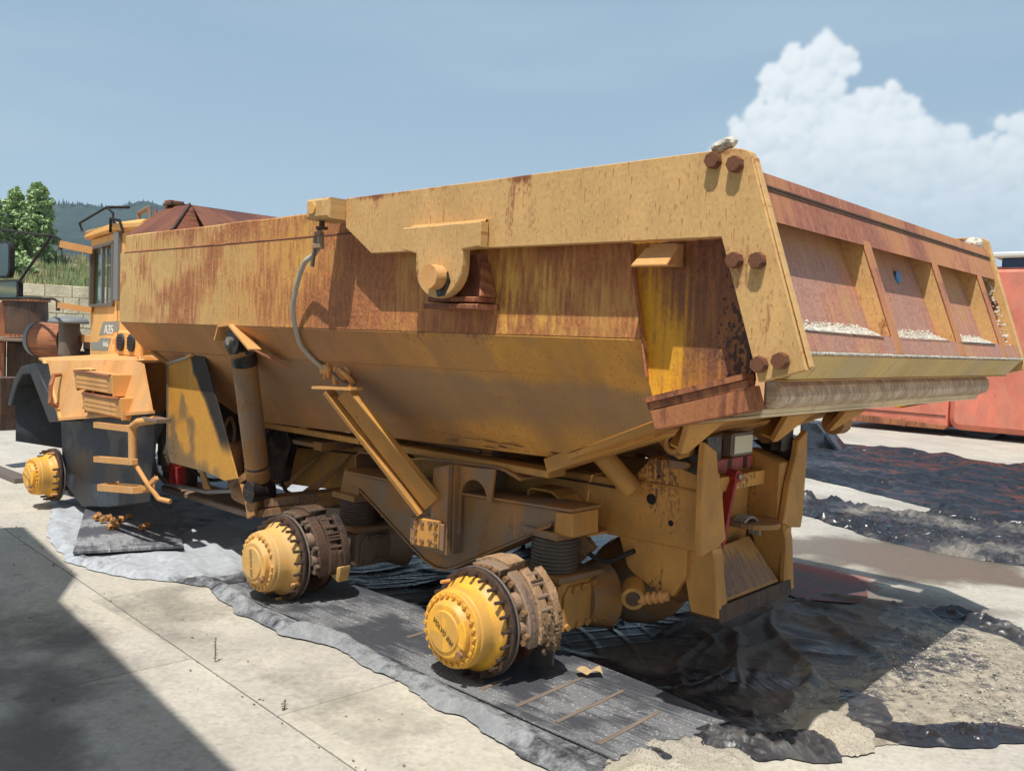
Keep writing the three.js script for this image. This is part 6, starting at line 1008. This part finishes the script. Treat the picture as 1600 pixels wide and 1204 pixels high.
// ------------------------------------------------------------ machines behind
{
  const t = thing('orange_machine', [-5.5, 0, -20], 'orange-red machine body with rounded corners and dark window strip, behind right', 'machine');
  const tOr = M2({ base: [212, 122, 98], rust: [140, 84, 64], rust2: [110, 74, 60], amt: 0.05, streak: 0.3, seed: 113, dust: 0.5, dustCol: [206, 136, 112], drips: 160, dripOpt: { len: [3, 14], wid: [0.6, 2] } }, [3, 3], 512);
  const mOr = mat(tOr, { size: [3, 3], roughness: 0.55, bumpScale: 0.002 });
  const rr = (x0, x1, y0, y1, r) => { const p = []; for (const [cx, cy, a] of [[x1 - r, y1 - r, 0], [x0 + r, y1 - r, 1], [x0 + r, y0 + r, 2], [x1 - r, y0 + r, 3]]) for (let k = 0; k <= 6; k++) { const b = (a + k / 6) * Math.PI / 2; p.push([cx + r * Math.cos(b), cy + r * Math.sin(b)]); } return p; };
  part('body', prism('z', rr(-5.85, -2.2, 0.16, 3.55, 0.24), -22.6, -20.0, 0.12), mOr, t);
  part('rear_tank', prism('z', rr(-8.3, -5.88, 0.16, 0.78, 0.06), -22.4, -20.05, 0.04), mOr, t);
  part('upper_tank', prism('z', rr(-8.2, -5.9, 0.80, 3.0, 0.1), -22.4, -20.3, 0.05), mOr, t);
  part('worn_skirt', prism('z', [[-8.3, 0.14], [-5.9, 0.14], [-5.9, 0.24], [-8.3, 0.34]], -20.04, -20.0, 0.01), mRust, t);
  part('panel_seam', box(-8.28, -5.9, 0.42, 0.435, -20.046, -20.03, 0), mDarkIn, t);
  part('tow_eye', cyl([-6.75, 0.22, -20.03], [-6.75, 0.22, -19.95], 0.1, 0.08, 14), mRust, t);
  part('cab_glass', prism('z', rr(-5.05, -2.4, 3.5, 3.72, 0.03), -22.2, -20.1, 0.02), flat([40, 54, 84], 0.15), t);
  part('cab_roof', prism('z', rr(-5.2, -2.3, 3.72, 3.83, 0.04), -22.4, -19.95, 0.03), mWhite, t);
  for (const x of [-5.3, -3.0]) part('wheel', cyl([x, 0.5, -21.4], [x, 0.5, -20.4], 0.52, 0.52, 28), mBlack, t);
}
{
  const g = [prism('z', [[-6.72, 0.02], [-6.0, 0.02], [-6.05, 0.10], [-6.25, 0.30], [-6.42, 0.48], [-6.72, 0.48]], -15.2, -14.8, 0.02), prism('y', [[-6.8, -15.3], [-5.92, -15.3], [-5.92, -14.7], [-6.8, -14.7]], 0.015, 0.05, 0.01), prism('z', [[-6.06, 0.05], [-6.0, 0.05], [-6.22, 0.34], [-6.27, 0.3]], -14.8, -14.74, 0.005)];
  solo('black_mudguard', g, mBlack, 'loose black plastic mudguard standing on the concrete behind the hitch', 'mudguard');
}
{ // rusty machine seen over the fender at the left
  const o = far(18, 0, 0), G = (g) => farGeo(g, 18, 0, 0), t = thing('rusty_machine', far(18, -0.8, 0), 'rusty brown machine frame with a drum, left of the cab', 'scrap machine');
  const S = (x, z) => { const d = new THREE.Vector3(x - o[0], 0, z - o[2]); return d.dot(FS); };
  const s = (px) => (px - 100) * 18 / 1393 * 1.0;       // metres sideways at this distance
  part('drum', G(cyl([s(58), 1.42, 0], [s(56), 2.06, 0], 0.36, 0.36, 30)), mDark, t);
  part('drum_rim', [G(cyl([s(56), 2.03, 0], [s(56), 2.09, 0], 0.40, 0.40, 30)), G(cyl([s(58), 1.40, 0], [s(58), 1.45, 0], 0.40, 0.40, 30))], mRust, t);
  part('flange_rib', G(box(s(22), s(38), 1.4, 2.0, -0.1, 0.15)), mRust, t);
  for (const y of [1.58, 1.86]) part('side_pipe', G(cyl([s(8), y, 0.1], [s(30), y, 0.1], 0.05, 0.05, 10)), mRust, t);
  part('steel_table', G(box(s(0), s(90), 1.33, 1.38, -0.6, 0.5, 0.01)), mMud, t);
  part('frame_box', G(box(s(-30), s(14), 0.55, 1.32, -0.5, 0.3, 0.02)), mRust, t);
  part('frame_box', G(box(s(16), s(32), 0.62, 1.32, -0.5, 0.35, 0.02)), mRust, t);
  part('inner_frame', G(box(s(34), s(90), 0.3, 1.30, -0.6, -0.1, 0.02)), mDark, t);
  part('lower_plate', G(box(s(-30), s(26), 0.50, 0.56, -0.5, 0.5, 0.01)), mMud, t);
  part('support_leg', G(box(s(-10), s(2), 0, 0.5, -0.3, 0.0, 0.01)), mDark, t);
  part('support_leg', G(box(s(60), s(72), 0, 0.4, -0.3, 0.0, 0.01)), mDark, t);
}
{
  const t = thing('blue_container', far(26, -2.4, 0), 'blue steel container at the left edge of the photo', 'container');
  const mB = mat(M2({ base: [44, 84, 140], rust: [120, 80, 60], rust2: [90, 64, 54], amt: 0.05, streak: 0.4, seed: 127 }, [2, 2], 256), { size: [2, 2] });
  part('container_wall', farGeo(box(-4.5, -1.79, 0.1, 2.1, -2.4, 0, 0.02), 26, 0, 0), mB, t);
  for (let k = 0; k < 8; k++) part('corrugation', farGeo(box(-4.4 + k * 0.32, -4.25 + k * 0.32, 0.2, 2.0, 0, 0.05, 0.01), 26, 0, 0), mB, t);
}

renderer.render(scene, camera);
